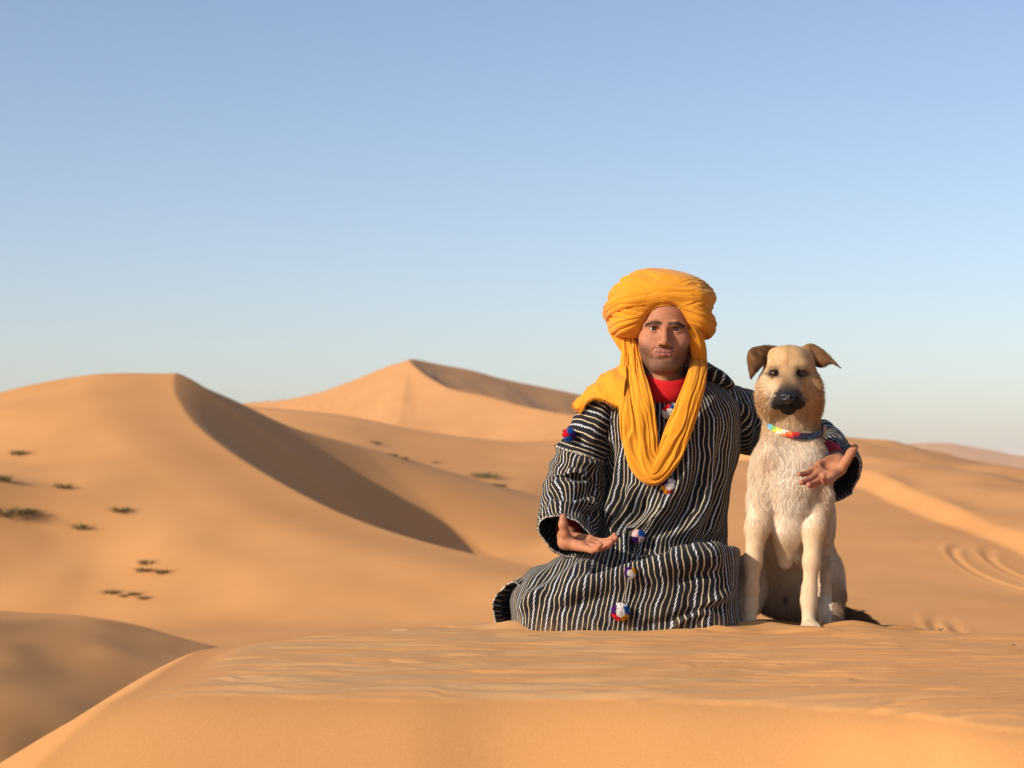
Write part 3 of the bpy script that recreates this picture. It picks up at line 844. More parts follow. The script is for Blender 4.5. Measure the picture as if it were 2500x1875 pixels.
def build_robe():
    nu, nv = 400, 300
    lens = np.cumsum(np.r_[0, np.hypot(np.diff(RINGS[:, 0]), np.diff(RINGS[:, 5]) * 500) + 8])
    q = np.linspace(0, lens[-1], nv)
    D = catmull(np.c_[RINGS[:, 0], RINGS[:, 5] * 500, np.zeros(len(RINGS)), RINGS], nv)[:, 3:]
    th = np.linspace(0, 2 * np.pi, nu, endpoint=False) - np.pi / 2      # seam at the back
    ct, st = np.cos(th), np.sin(th)
    V = np.zeros((nv, nu, 3))
    ex = 2 / (2.25 + 0.75 * sstep(1300, 1420, D[:, 0]))[:, None]
    cx = np.sign(ct)[None] * np.abs(ct)[None] ** ex
    cy = np.sign(st)[None] * np.abs(st)[None] ** ex
    Ym = D[:, 6]
    xl = (D[:, 3] - 1250) / F_PX * Ym; xr = (D[:, 4] - 1250) / F_PX * Ym
    V[..., 0] = ((xl + xr) / 2)[:, None] + ((xr - xl) / 2)[:, None] * cx
    V[..., 1] = np.where(cy > 0, Ym[:, None] - (Ym - D[:, 5])[:, None] * cy, Ym[:, None] - (D[:, 7] - Ym)[:, None] * cy)
    zf = np.array([P(1500, a, b)[2] for a, b in zip(D[:, 0], D[:, 5])]); zs = np.array([P(1500, a, b)[2] for a, b in zip(D[:, 1], Ym)])
    zb = np.array([P(1500, a, b)[2] for a, b in zip(D[:, 2], D[:, 7])])
    wf, wb = np.clip(cy, 0, 1) ** 1.4, np.clip(-cy, 0, 1) ** 1.4
    right = np.clip(cx, 0, 1) * np.exp(-((D[:, 0] - 1392) / 42) ** 2)[:, None]
    zs = zs[:, None] + 0.045 * right
    V[..., 2] = zf[:, None] * wf + zb[:, None] * wb + zs * (1 - wf - wb)
    knee = np.exp(-((D[:, 0] - 1392) / 46) ** 2)[:, None] * sstep(-0.2, 0.6, cx) * np.clip(cy * 1.5, 0, 1)
    V[..., 2] += 0.048 * knee
    V[..., 1] -= 0.045 * knee
    # cloth coordinates before the folds
    seg = np.linalg.norm(np.roll(V, -1, axis=1) - V, axis=2)
    arc = np.cumsum(seg, axis=1) - seg
    s = np.zeros((nv, nu))
    ipx, ipy = pixel_of(V.reshape(-1, 3)); ipx = ipx.reshape(nv, nu); ipy = ipy.reshape(nv, nu)
    fi = np.nonzero(st > 0.02)[0]
    for r in range(nv):
        py = ipy[r, fi].mean(); c = np.interp(D[r, 0], CENTRE[:, 0], CENTRE[:, 1])
        xs = ipx[r, fi]; o = np.argsort(xs)
        s[r] = -(arc[r] - np.interp(c, xs[o], arc[r, fi][o]))
    fan = 1 + 0.22 * sstep(1345, 1440, D[:, 0])[:, None] * sstep(0.0, 0.25, s) + 0.10 * sstep(1345, 1440, D[:, 0])[:, None] * sstep(0, 0.2, -s)
    s = s / fan
    tl = np.cumsum(np.r_[0, np.linalg.norm(np.diff(V[:, nu // 2], axis=0), axis=1)])
    t = np.repeat(tl[:, None], nu, 1)
    v = V.reshape(-1, 3); f = grid_faces(nu, nv, True)[:, ::-1]
    n = vertex_normals(v, f)
    if (n[(nv // 2) * nu + nu // 2][1]) > 0: n = -n; f = f[:, ::-1]
    front = sstep(0.15, -0.25, n[:, 1])
    L = []
    # long soft hanging folds and the creases seen on chest, belly and lap
    L += [([(1476, 1075), (1470, 1150), (1462, 1230), (1468, 1300)], -0.030, 16)]
    L += [([(1520, 1090), (1505, 1180), (1492, 1250), (1482, 1300)], 0.014, 13), ([(1548, 1180), (1535, 1240), (1510, 1290), (1500, 1325)], 0.024, 12), ([(1530, 1195), (1515, 1250), (1495, 1300)], -0.010, 8)]
    L += [([(1690, 1080), (1660, 1170), (1610, 1250), (1560, 1290), (1520, 1312)], 0.022, 17), ([(1720, 1120), (1690, 1210), (1640, 1280), (1580, 1312)], -0.014, 14), ([(1745, 1120), (1725, 1220), (1680, 1290), (1600, 1325)], 0.013, 16)]
    L += [([(1770, 1060), (1755, 1160), (1745, 1260), (1700, 1310)], -0.012, 13), ([(1580, 1200), (1570, 1250), (1545, 1285)], -0.010, 9)]
    L += [([(1530, 1338), (1600, 1334), (1680, 1326), (1765, 1312)], -0.026, 12), ([(1560, 1356), (1640, 1345), (1720, 1335), (1780, 1345)], 0.010, 12)]
    L += [([(1350, 1470), (1420, 1440), (1480, 1425), (1540, 1408), (1620, 1385), (1700, 1362), (1770, 1362)], 0.030, 22)]
    L += [([(1440, 1400), (1490, 1392), (1550, 1380), (1640, 1352)], -0.026, 15), ([(1370, 1420), (1420, 1390), (1470, 1375)], 0.010, 13), ([(1290, 1440), (1340, 1400), (1400, 1372)], -0.008, 12)]
    L += [([(1330, 1500), (1420, 1470), (1500, 1450)], -0.009, 14), ([(1640, 1420), (1700, 1405), (1780, 1395)], -0.008, 13), ([(1700, 1490), (1750, 1460), (1790, 1430)], 0.012, 14), ([(1560, 1530), (1640, 1515), (1720, 1490), (1780, 1470)], -0.012, 13)]
    L += [([(1640, 1535), (1655, 1520), (1690, 1505), (1740, 1490)], 0.014, 9), ([(1270, 1500), (1290, 1470), (1330, 1440)], 0.012, 14), ([(1490, 1330), (1520, 1338), (1540, 1320), (1545, 1290)], 0.024, 10)]
    L += [([(1650, 1000), (1665, 1080), (1670, 1150)], 0.006, 12), ([(1745, 1000), (1735, 1090), (1715, 1170)], 0.008, 13), ([(1700, 990), (1705, 1070), (1700, 1140)], -0.006, 11)]
    v = folds(v, n, L, front)
    px, py = pixel_of(v)
    fine = 0.0065 * noise2(px / 46 + 0.35 * noise2(px / 90, py / 90, 71), py / 190, 72) + 0.0032 * noise2(px / 21, py / 70, 73) + 0.0012 * noise2(px / 9, py / 30, 74)
    v = v + n * fine[:, None]
    s2 = s.ravel() + 0.0035 * noise2(px / 60, py / 45, 75) + 0.0016 * noise2(px / 26, py / 20, 76)
    zmin = ground_z(v[:, 0], v[:, 1])[0] if 'ground_z' in globals() else np.zeros(len(v))
    dust = np.exp(-np.maximum(v[:, 2] - zmin, 0) / 0.022)
    o = mesh_obj('robe', v, f, M_ROBE, person, attrs={'s': s2, 't': t.ravel() + 0.002 * noise2(px / 30, py / 30, 77), 'dust': dust})
    return o, v.reshape(nv, nu, 3), D

def tube_along(path_pts, radii, nu, nv, up=(0, 1, 0), roll=None):
    """path_pts (x,y,z); radii (ra, rb) pairs; returns grid of vertices, normals-out grid axes"""
    full = catmull(np.c_[np.asarray(path_pts, float), np.asarray(radii, float), np.asarray(roll if roll is not None else np.zeros(len(path_pts)), float)], nv)
    path = full[:, :3]
    T, A, B = frames(path, up)
    c, s = np.cos(full[:, 5])[:, None], np.sin(full[:, 5])[:, None]
    A2, B2 = A * c + B * s, B * c - A * s
    th = np.linspace(0, 2 * np.pi, nu, endpoint=False)
    V = path[:, None] + A2[:, None] * (full[:, 3:4] * np.cos(th))[..., None] + B2[:, None] * (full[:, 4:5] * np.sin(th))[..., None]
    return V, path, T

def build_sleeve(robe, pts, radii, roll, seam_v, across, crumple, seed, lines, off=0.0):
    nu, nv = 200, 190
    V, path, T = tube_along([P(*p) for p in pts], radii, nu, nv, roll=roll)
    al = np.cumsum(np.r_[0, np.linalg.norm(np.diff(path, axis=0), axis=1)])
    per = np.linalg.norm(np.roll(V, -1, 1) - V, axis=2); arc = np.cumsum(per, 1) - per
    arc = arc / per.sum(1, keepdims=True) * per.sum(1).mean()
    t, s = np.repeat(al[:, None], nu, 1), arc.copy()
    up = (np.arange(nv) < seam_v * nv)[:, None] & np.ones((1, nu), bool)
    S = np.where(up, t + off, s); Tt = np.where(up, s, t)
    v = V.reshape(-1, 3); f = grid_faces(nu, nv, True)
    n = vertex_normals(v, f)
    cen = np.repeat(path, nu, 0)
    if ((v - cen) * n).sum(1).mean() < 0: n = -n; f = f[:, ::-1]
    px, py = pixel_of(v)
    v = folds(v, n, lines)
    k = sstep(0, 0.25, np.repeat(np.linspace(0, 1, nv), nu))
    th = np.tile(np.arange(nu) / nu, nv); tt = t.ravel()
    ring = np.sin(tt * 2 * np.pi / 0.052 + 2.5 * noise2(th * 4, tt * 10, seed)) * (0.5 + 0.5 * noise2(np.cos(th * 6.283) * 1.4 + 5, tt * 8 + np.sin(th * 6.283), seed + 1))
    v = v + n * (crumple * ring * k + 0.004 * noise2(px / 30, py / 24, seed + 2) * k + 0.002 * noise2(px / 12, py / 12, seed + 3))[:, None]
    o = mesh_obj('sleeve', v, f, M_ROBE, robe, attrs={'s': S.ravel() + 0.0022 * noise2(px / 30, py / 25, seed + 4), 't': Tt.ravel(), 'dust': np.zeros(len(v))})
    return o, v.reshape(nv, nu, 3)

def braid(name, path, rad, mat, parent, twist=0.006, closed=True):
    """corded edging along a curve"""
    n = len(path); nu = 8
    T, A, B = frames(path)
    if closed:
        T = np.roll(path, -1, 0) - np.roll(path, 1, 0); T /= np.linalg.norm(T, axis=1, keepdims=True)
        A = np.cross(T, (0.31, 0.9, 0.2)); A /= np.linalg.norm(A, axis=1, keepdims=True); B = np.cross(T, A)
    al = np.cumsum(np.r_[0, np.linalg.norm(np.diff(path, axis=0), axis=1)])
    rr = rad * (1 + 0.25 * np.sin(al / twist * 2 * np.pi))
    th = np.linspace(0, 2 * np.pi, nu, endpoint=False)
    V = path[:, None] + rr[:, None, None] * (A[:, None] * np.cos(th)[None, :, None] + B[:, None] * np.sin(th)[None, :, None])
    f = grid_faces(nu, n, True)
    if closed:
        last = np.stack([np.arange(nu) + (n - 1) * nu, (np.arange(nu) + 1) % nu + (n - 1) * nu, (np.arange(nu) + 1) % nu, np.arange(nu)], 1)
        f = np.concatenate([f, last])
    cc = np.where((np.sin(al / twist * 2 * np.pi + 1.5 * np.sin(al * 90)) > 0.1)[:, None], (0.50, 0.46, 0.38), (0.02, 0.02, 0.02))
    return mesh_obj(name, V.reshape(-1, 3), f, mat, parent, attrs={'col': np.repeat(cc, nu, 0)})

M_BRAID = attr_material('braid_cord', 0.9, 0.1)
robe_obj, ROBE_V, ROBE_D = build_robe()
# his right sleeve: shoulder, elbow, wide cuff over the lap
sr, SR = build_sleeve(robe_obj,
    [(1560, 962, 5.80), (1510, 972, 5.79), (1470, 1005, 5.78), (1440, 1060, 5.77), (1415, 1130, 5.77), (1400, 1200, 5.76), (1393, 1250, 5.70), (1385, 1290, 5.61), (1384, 1312, 5.53)],
    [(0.055, 0.11), (0.058, 0.12), (0.060, 0.12), (0.068, 0.115), (0.077, 0.11), (0.092, 0.105), (0.090, 0.088), (0.083, 0.070), (0.0815, 0.050)],
    [0, 0, 0, 0, 0, 0, -0.10, -0.28, -0.42], 0.44, True, 0.0055, 81,
    [([(1380, 1150), (1410, 1165), (1450, 1160)], -0.014, 9), ([(1345, 1180), (1390, 1190), (1440, 1185)], 0.012, 10), ([(1340, 1200), (1390, 1215), (1450, 1205)], -0.014, 9), ([(1330, 1235), (1380, 1240), (1440, 1228)], 0.012, 11),
     ([(1400, 1120), (1440, 1130), (1470, 1125)], 0.010, 9), ([(1420, 1240), (1440, 1255), (1465, 1240)], -0.014, 9)])
# his left sleeve, reaching behind the dog
sl, SL = build_sleeve(robe_obj,
    [(1690, 985, 5.80), (1745, 1000, 5.83), (1800, 1022, 5.88), (1860, 1045, 5.96), (1930, 1065, 6.03), (1990, 1085, 6.02), (2026, 1112, 5.93), (2044, 1146, 5.80), (2046, 1170, 5.70)],
    [(0.072, 0.11), (0.082, 0.11), (0.092, 0.105), (0.088, 0.10), (0.082, 0.095), (0.078, 0.09), (0.066, 0.08), (0.056, 0.082), (0.048, 0.086)],
    [0, 0, 0, 0, 0, 0, 0, -0.10, -0.22], 0.78, True, 0.005, 91,
    [([(1780, 990), (1790, 1050), (1785, 1110)], -0.010, 10), ([(1815, 980), (1825, 1040), (1822, 1100)], 0.012, 11), ([(1760, 1000), (1765, 1060), (1760, 1120)], 0.010, 10)], off=0.006)
for ring, nm in ((SR[-1], 'cuff_braid'), (SL[-1], 'cuff_braid')):
    braid(nm, ring, 0.0023, M_BRAID, robe_obj)
seam = SR[int(0.44 * 190)] ; braid('sleeve_seam', seam + (seam - seam.mean(0)) * 0.012, 0.0024, M_BRAID, robe_obj, 0.004)
neck = ROBE_V[0]; braid('neck_braid', neck, 0.0024, M_BRAID, robe_obj)

# ------------------------------------------------------------------ the man: turban, scarf, shirt, trimmings
from mathutils.kdtree import KDTree
def cloth_material(name, a, b):
    t = NT(name)
    g = t.noise(9, 3, 0.5); w = t.noise(900, 2, 0.5)
    col = t.mix(g, a, b)
    nb = t.bump(w, 0.25, 0.0008)
    m = t.done(col, 0.85, nb, Specular_IOR_Level=0.15)
    t.b.inputs['Sheen Weight'].default_value = 0.15
    tr = t.n.new('ShaderNodeBsdfTranslucent'); t.l.new(col, tr.inputs['Color'])
    mx = t.n.new('ShaderNodeMixShader'); mx.inputs[0].default_value = 0.16
    t.l.new(t.b.outputs[0], mx.inputs[1]); t.l.new(tr.outputs[0], mx.inputs[2]); t.l.new(mx.outputs[0], t.out.inputs['Surface'])
    return m
M_YELLOW = cloth_material('mustard_cotton', (0.64, 0.245, 0.012), (0.72, 0.290, 0.018))

class Rest:
    """keeps cloth lying on top of what carries it"""
    def __init__(self, grids):
        vs, ns = [], []
        for g in grids:
            nv, nu = g.shape[:2]
            v = g.reshape(-1, 3); f = grid_faces(nu, nv, True)
            n = vertex_normals(v, f); c = np.repeat(g.mean(1), nu, 0)
            if ((v - c) * n).sum(1).mean() < 0: n = -n
            vs.append(v); ns.append(n)
        self.v, self.n = np.concatenate(vs), np.concatenate(ns)
        self.t = KDTree(len(self.v))
        for i, p in enumerate(self.v): self.t.insert(p, i)
        self.t.balance()
    def lift(self, pts, gap):
        out = np.array(pts, float)
        for i, p in enumerate(out):
            _, j, _ = self.t.find(p)
            h = (p - self.v[j]) @ self.n[j]
            if h < gap: out[i] = p + self.n[j] * (gap - h)
        return out
    def on(self, p):
        _, j, _ = self.t.find(p)
        return self.v[j], self.n[j]
REST = Rest([ROBE_V, SR[int(0.15 * 190):]])

def front_point(px, py, grid=None):
    """frontmost robe vertex near a photograph pixel"""
    g = ROBE_V if grid is None else grid
    v = g.reshape(-1, 3)
    a, b = pixel_of(v)
    d = np.hypot(a - px, b - py) + (v[:, 1] - v[:, 1].min()) * 60
    return v[np.argmin(d)]

def build_turban():
    nu, nv = 460, 270
    C = HEAD + np.array((-0.008, 0.042, 0.056))
    th = np.linspace(-np.pi, np.pi, nu, endpoint=False)
    ph = np.linspace(R(-68), R(89.5), nv)
    TH, PH = np.meshgrid(th, ph)
    d = np.stack([np.cos(PH) * np.sin(TH), -np.cos(PH) * np.cos(TH), np.sin(PH)], -1).reshape(-1, 3)
    side = sstep(-0.8, 0.7, d[:, 0])
    cdown = 0.094 + 0.045 * side
    ax, ay = 0.140, 0.137
    cz = np.where(d[:, 2] > 0, 0.104, cdown)
    pw = 2.35 - 0.30 * sstep(0.0, 0.6, d[:, 2])
    r0 = ((np.abs(d[:, 0]) / ax) ** pw + (np.abs(d[:, 1]) / ay) ** pw + (np.abs(d[:, 2]) / cz) ** pw) ** (-1 / pw)
    base = d * r0[:, None]
    q = base / np.array((ax, ay, 0.104))
    q /= np.linalg.norm(q, axis=1, keepdims=True)
    height = 0.002 * noise3(q * 5, 5)
    bands = [(20, .15, -.46, .36, .006, 4), (-38, .0, -.42, .40, .010, 5), (48, .1, -.30, .30, .011, 4), (27, -.1, -.02, .30, .013, 4), (-26, .1, .10, .24, .017, 3),
             (14, .2, .30, .22, .014, 3), (-6, .15, .50, .16, .016, 2), (-13, -.12, .80, .36, .020, 3)]
    for k, (al, ny, c, w, h, np_) in enumerate(bands):
        n = np.array((-math.sin(R(al)), ny, math.cos(R(al)))); n /= np.linalg.norm(n)
        u = np.cross(n, (0, 1, 0)); u /= np.linalg.norm(u); w2 = np.cross(n, u)
        along = np.arctan2(q @ w2, q @ u)
        wav = 0.10 * noise2(along * 1.4 + 3 * k, 0.5, 100 + k)
        t = (q @ n - c - wav * w) / w
        bump = np.sqrt(np.clip(1 - t * t, 0, 1))
        arg = t * np_ * 0.5 + 0.45 * noise2(along * 1.6, t * 1.3, 110 + k) + 0.12 * noise2(along * 5, t * 3, 120 + k)
        pl = np.abs(np.sin(np.pi * arg)) ** 0.7
        arg2 = t * np_ * 1.7 + 0.7 * noise2(along * 2.3 + 9, t * 2, 130 + k)
        pl2 = np.abs(np.sin(np.pi * arg2)) ** 0.8
        flat = sstep(0.97, 0.85, np.abs(q @ n))
        crk = flat * (0.0009 * noise2(along * 6, t * 13, 150 + k) + 0.0004 * noise2(along * 15, t * 24, 160 + k))
        hb = np.where(np.abs(t) < 1, (0.004 + 0.0030 * k) * (0.55 + 0.45 * bump) + 0.35 * h * bump + crk + 0.0070 * flat * (pl - 0.6) * bump + 0.0032 * flat * (pl2 - 0.6) * (0.4 + 0.6 * noise2(along * 1.5, t, 140 + k)), -1)
        height = np.maximum(height, hb)
    r = r0 + height
    pts = C + d * r[:, None]
    px, py = pixel_of(C + base)
    g = ((np.abs(px - 1626) / 68) ** 2.5 + (np.abs(py - 850) / 112) ** 2.5) ** (1 / 2.5)
    e = np.where(d[:, 1] < 0.05, (g - 1) * 0.080, 1.0)
    rh = ((d[:, 0] / 0.072) ** 2 + ((d[:, 1] / np.where(d[:, 1] < 0, 0.118, 0.098))) ** 2 + (d[:, 2] / np.where(d[:, 2] > 0, 0.075, 0.13)) ** 2) ** -0.5
    eb = (d[:, 2] * r + cdown * 0.93)
    wid = 0.034 + 0.036 * np.exp(-((px - 1592) / 75) ** 2)
    k = np.clip(e / wid, 0, 1); k = np.sqrt(1 - (1 - k) ** 2)
    kb = np.clip(eb / 0.03, 0, 1); kb = np.sqrt(1 - (1 - kb) ** 2)
    k = np.minimum(k, kb)
    rin = np.where(e < -0.004, rh * 0.80, rh * 1.04)
    r = rin + (r - rin) * k
    v = C + d * r[:, None]
    f = grid_faces(nu, nv, True)
    top = len(v); v = np.vstack([v, v[-nu:].mean(0)])
    f = np.vstack([f, np.stack([np.arange(nu) + (nv - 1) * nu, (np.arange(nu) + 1) % nu + (nv - 1) * nu, np.full(nu, top), np.full(nu, top)], 1)[:0]])
    cap = np.stack([np.arange(0, nu, 2) + (nv - 1) * nu, (np.arange(0, nu, 2) + 1) % nu + (nv - 1) * nu, (np.arange(0, nu, 2) + 2) % nu + (nv - 1) * nu, np.full(nu // 2, top)], 1)
    return mesh_obj('turban', v, np.vstack([f, cap]), M_YELLOW, person)
turban = build_turban()

def ribbon(name, pts, half, thick, npleat, seed, parent, amp=0.0042, nu=150, nv=260, rest=None, roll=None):
    """a gathered length of cloth: a flat tube whose face carries long pleats"""
    full = catmull(np.c_[np.array([P(*p) for p in pts]), np.asarray(half, float), np.asarray(thick, float), np.asarray(roll if roll else np.zeros(len(pts)))], nv)
    path = full[:, :3]
    T, A, B = frames(path)
    c, s_ = np.cos(full[:, 5])[:, None], np.sin(full[:, 5])[:, None]
    A, B = A * c + B * s_, B * c - A * s_
    th = np.linspace(0, 2 * np.pi, nu, endpoint=False)
    ct, st = np.cos(th), np.sin(th)
    w = np.sign(ct) * np.abs(ct) ** 0.9
    al = np.cumsum(np.r_[0, np.linalg.norm(np.diff(path, axis=0), axis=1)])
    W, AL = np.meshgrid(w, al); ST = np.repeat(st[None], nv, 0)
    edge = 1 + 0.10 * noise2(AL * 14, np.sign(W) * 3.3, seed) * np.abs(W)
    WW = W + 0.42 * noise2(AL * 5.5, W * 1.1, seed + 1) + 0.16 * noise2(AL * 15, W * 2.4, seed + 2)
    pl = np.zeros_like(W)
    pr = np.random.default_rng(seed)
    for j in range(npleat):                        # every crease has its own place, depth, width and stretch
        w0, dep, wd = pr.uniform(-1, 1), pr.uniform(0.4, 1.3), pr.uniform(0.05, 0.16)
        drift = 0.35 * noise2(AL * pr.uniform(2, 5) + 7 * j, 0.3, seed + 40 + j)
        on = sstep(-0.3, 0.25, noise2(AL * pr.uniform(3, 7) + 11 * j, 1.7, seed + 60 + j))
        q = (WW - w0 - drift) / wd
        pl -= dep * on * np.exp(-np.abs(q) ** 1.3)
        pl += 0.45 * dep * on * np.exp(-((q - 1.9) / 1.3) ** 2)
    pl2 = noise2(AL * 6, WW * 9, seed + 3) + 0.5 * noise2(AL * 14, WW * 19, seed + 5)
    disp = amp * pl + 0.45 * amp * pl2 + 0.0025 * noise2(AL * 24, W * 2, seed + 4)
    V = path[:, None] + A[:, None] * (full[:, 3:4] * W * edge)[..., None]
    out = np.sign(ST) * np.abs(ST) ** 0.8 * full[:, 4:5] + disp * np.sign(ST) * np.clip(np.abs(ST) * 2, 0, 1)
    V = V + B[:, None] * out[..., None]
    v = V.reshape(-1, 3)
    if rest is not None:
        m = v[:, 1] < 5.72
        v[m] = rest.lift(v[m], 0.004)
    f = grid_faces(nu, nv, True)
    n = vertex_normals(v, f)
    if ((v - np.repeat(path, nu, 0)) * n).sum(1).mean() < 0: f = f[:, ::-1]
    return mesh_obj(name, v, f, M_YELLOW, parent)

# the loop of the scarf: down from the temple, across the chest, up behind the neck
ribbon('scarf_loop', [(1536, 790, 5.725), (1536, 825, 5.710), (1539, 870, 5.690), (1545, 940, 5.625), (1552, 1010, 5.568), (1560, 1080, 5.560), (1570, 1132, 5.555), (1594, 1160, 5.552), (1622, 1130, 5.556), (1650, 1070, 5.565),
                      (1678, 995, 5.580), (1698, 930, 5.615), (1704, 890, 5.680), (1692, 868, 5.760), (1640, 862, 5.830), (1590, 868, 5.80)],
       [.018, .022, .028, .038, .044, .045, .039, .030, .034, .036, .036, .030, .026, .026, .028, .028],
       [.012, .014, .015, .015, .014, .014, .017, .021, .017, .015, .015, .017, .020, .022, .022, .022], 16, 151, turban, rest=REST, nv=420)
ribbon('scarf_layer', [(1544, 800, 5.710), (1549, 850, 5.690), (1558, 910, 5.635), (1573, 980, 5.568), (1582, 1050, 5.560), (1590, 1105, 5.556), (1610, 1115, 5.556), (1634, 1065, 5.562)],
       [.010, .014, .020, .024, .025, .022, .018, .016], [.010] * 8, 8, 161, turban, amp=0.003, rest=REST, nu=90)
ribbon('scarf_wrap', [(1688, 800, 5.640), (1702, 840, 5.655), (1708, 880, 5.680), (1706, 925, 5.665)], [.018, .022, .020, .016], [.02, .020, .018, .012], 9, 171, turban, nu=90, nv=90)
ribbon('scarf_wrap', [(1500, 770, 5.75), (1510, 800, 5.735), (1528, 825, 5.730), (1545, 860, 5.735), (1560, 890, 5.75)], [.022, .030, .034, .030, .02], [.02, .022, .022, .02, .02], 9, 176, turban, nu=100, nv=110)

def build_drape():
    rows = [[(1540, 888, 5.80), (1492, 908, 5.82), (1452, 945, 5.83), (1412, 985, 5.80)],
            [(1532, 900, 5.66), (1482, 916, 5.68), (1444, 948, 5.71), (1404, 986, 5.73)],
            [(1527, 945, 5.60), (1482, 942, 5.63), (1444, 962, 5.66), (1406, 996, 5.70)],
            [(1522, 998, 5.585), (1486, 982, 5.605), (1450, 974, 5.64), (1419, 1006, 5.69)]]
    nu, nv = 90, 70
    cols = [catmull([P(*p) for p in r], nu) for r in rows]
    G = np.stack([catmull([c[i] for c in cols], nv) for i in range(nu)], 1)
    U, Vv = np.meshgrid(np.linspace(0, 1, nu), np.linspace(0, 1, nv))
    v = G.reshape(-1, 3)
    f = grid_faces(nu, nv)
    v = REST.lift(v, 0.007)
    n = vertex_normals(v, f)
    if n[:, 1].mean() > 0: n = -n; f = f[:, ::-1]
    arg = (Vv * 2.2 + U * 1.1 + 0.5 * noise2(U * 3, Vv * 2, 181)).ravel()
    v = v + n * (0.008 * (np.abs(np.sin(np.pi * arg)) ** 0.8) + 0.003 * noise2(U.ravel() * 14, Vv.ravel() * 9, 182))[:, None]
    o = mesh_obj('scarf_end', v, f, M_YELLOW, turban)
    sol = o.modifiers.new('thickness', 'SOLIDIFY'); sol.thickness = 0.0018
    # frayed threads along the cut end
    edge = np.concatenate([v.reshape(nv, nu, 3)[-1], v.reshape(nv, nu, 3)[nv // 3:, -1]])
    m = 520
    roots = edge[rng.integers(0, len(edge), m)] + rng.normal(0, 0.0012, (m, 3))
    tips = roots + np.stack([rng.normal(-0.003, 0.004, m), rng.normal(-0.003, 0.002, m), -0.007 * rng.random(m) - 0.003], 1)
    fr = make_curves('fringe', roots, tips, 0.0004, M_YELLOW, turban, None, 4, rng.normal(0, 0.002, (m, 3)))
    fr['kind'] = 'stuff'
build_drape()

# red shirt at the neck and wrists
M_RED = plain('red_jersey', (0.42, 0.008, 0.010), 0.85, 0.15, (500, 0.2, 0.0008))
def build_shirt():
    rr = [(930, 905, 890, 1566, 1688, 5.622, 5.712, 5.80), (942, 912, 896, 1558, 1696, 5.618, 5.716, 5.81), (975, 930, 915, 1548, 1708, 5.622, 5.74, 5.85), (1020, 985, 960, 1525, 1735, 5.67, 5.77, 5.88), (1120, 1120, 1120, 1530, 1725, 5.68, 5.78, 5.88)]
    nu = 120; G = []
    for r in catmull(np.array(rr, float), 60):
        th = np.linspace(0, 2 * np.pi, nu, endpoint=False); c, s = np.cos(th), np.sin(th)
        x = ((r[3] + r[4]) / 2 - 1250 + (r[4] - r[3]) / 2 * c) / F_PX * r[6]
        y = np.where(s > 0, r[6] - (r[6] - r[5]) * s, r[6] - (r[7] - r[6]) * s)
        zf, zs, zb = P(1600, r[0], r[5])[2], P(1600, r[1], r[6])[2], P(1600, r[2], r[7])[2]
        wf, wb = np.clip(s, 0, 1) ** 1.5, np.clip(-s, 0, 1) ** 1.5
        G.append(np.stack([x, y, zf * wf + zb * wb + zs * (1 - wf - wb)], -1))
    G = np.array(G)
    sh = mesh_obj('shirt', G.reshape(-1, 3), grid_faces(nu, 60, True), M_RED, person)
    for el, wr in ((P(1405, 1225, 5.80), R_WRIST), (P(1985, 1083, 6.02), L_WRIST)):
        d = (el - wr) / np.linalg.norm(el - wr)
        V, _, _ = tube_along([wr + d * 0.045, wr + d * 0.07, wr + d * 0.11, wr + d * 0.16], [(.031, .031), (.034, .034), (.037, .037), (.042, .042)], 48, 40)
        mesh_obj('shirt_cuff', V.reshape(-1, 3), grid_faces(48, 40, True), M_RED, sh)
build_shirt()

# hood lying behind the neck
V_, pth_, _ = tube_along([P(1782, 945, 5.80), P(1760, 925, 5.78), P(1735, 915, 5.79), P(1705, 905, 5.86), P(1640, 895, 5.93), P(1570, 905, 5.88), P(1520, 930, 5.82)],
                         [(.012, .03), (.020, .04), (.026, .045), (.030, .045), (.035, .05), (.030, .045), (.015, .03)], 90, 120)
_per = np.linalg.norm(np.roll(V_, -1, 1) - V_, axis=2); _arc = np.cumsum(_per, 1)
_al = np.cumsum(np.r_[0, np.linalg.norm(np.diff(pth_, axis=0), axis=1)])
_v = V_.reshape(-1, 3); _px, _py = pixel_of(_v)
_v = _v + 0.004 * np.stack([noise3(_v * 40, 5), noise3(_v * 40, 6), noise3(_v * 40, 7)], 1)
mesh_obj('hood', _v, grid_faces(90, 120, True), M_ROBE, robe_obj, attrs={'s': np.repeat(_al[:, None], 90, 1).ravel(), 't': _arc.ravel(), 'dust': np.zeros(len(_v))})
# hem of the robe standing open beside his knee
V_, pth_, _ = tube_along([P(1370, 1470, 5.84), P(1315, 1472, 5.72), P(1272, 1478, 5.62), P(1243, 1480, 5.555)], [(.090, .085), (.082, .080), (.062, .068), (.044, .062)], 110, 80, up=(0, 0, 1))
_th = np.tile(np.arange(110) / 110 * 2 * np.pi, 80)
_v = V_.reshape(-1, 3)
_al = np.repeat(np.cumsum(np.r_[0, np.linalg.norm(np.diff(pth_, axis=0), axis=1)]), 110)
_v = _v + 0.011 * np.stack([noise3(_v * 17, 15), noise3(_v * 17, 16), noise3(_v * 17, 17)], 1) + np.array((-0.014, 0.0, 0.0)) * (np.sin(_th) * np.clip(_al / _al.max(), 0, 1) ** 3)[:, None]
mesh_obj('hem_fold', _v, grid_faces(110, 80, True), M_ROBE, robe_obj, attrs={'s': _th * 0.058, 't': _al, 'dust': np.exp(-np.maximum(_v[:, 2], 0) / 0.03)})
braid('hem_braid', _v.reshape(80, 110, 3)[-1], 0.002, M_BRAID, robe_obj)

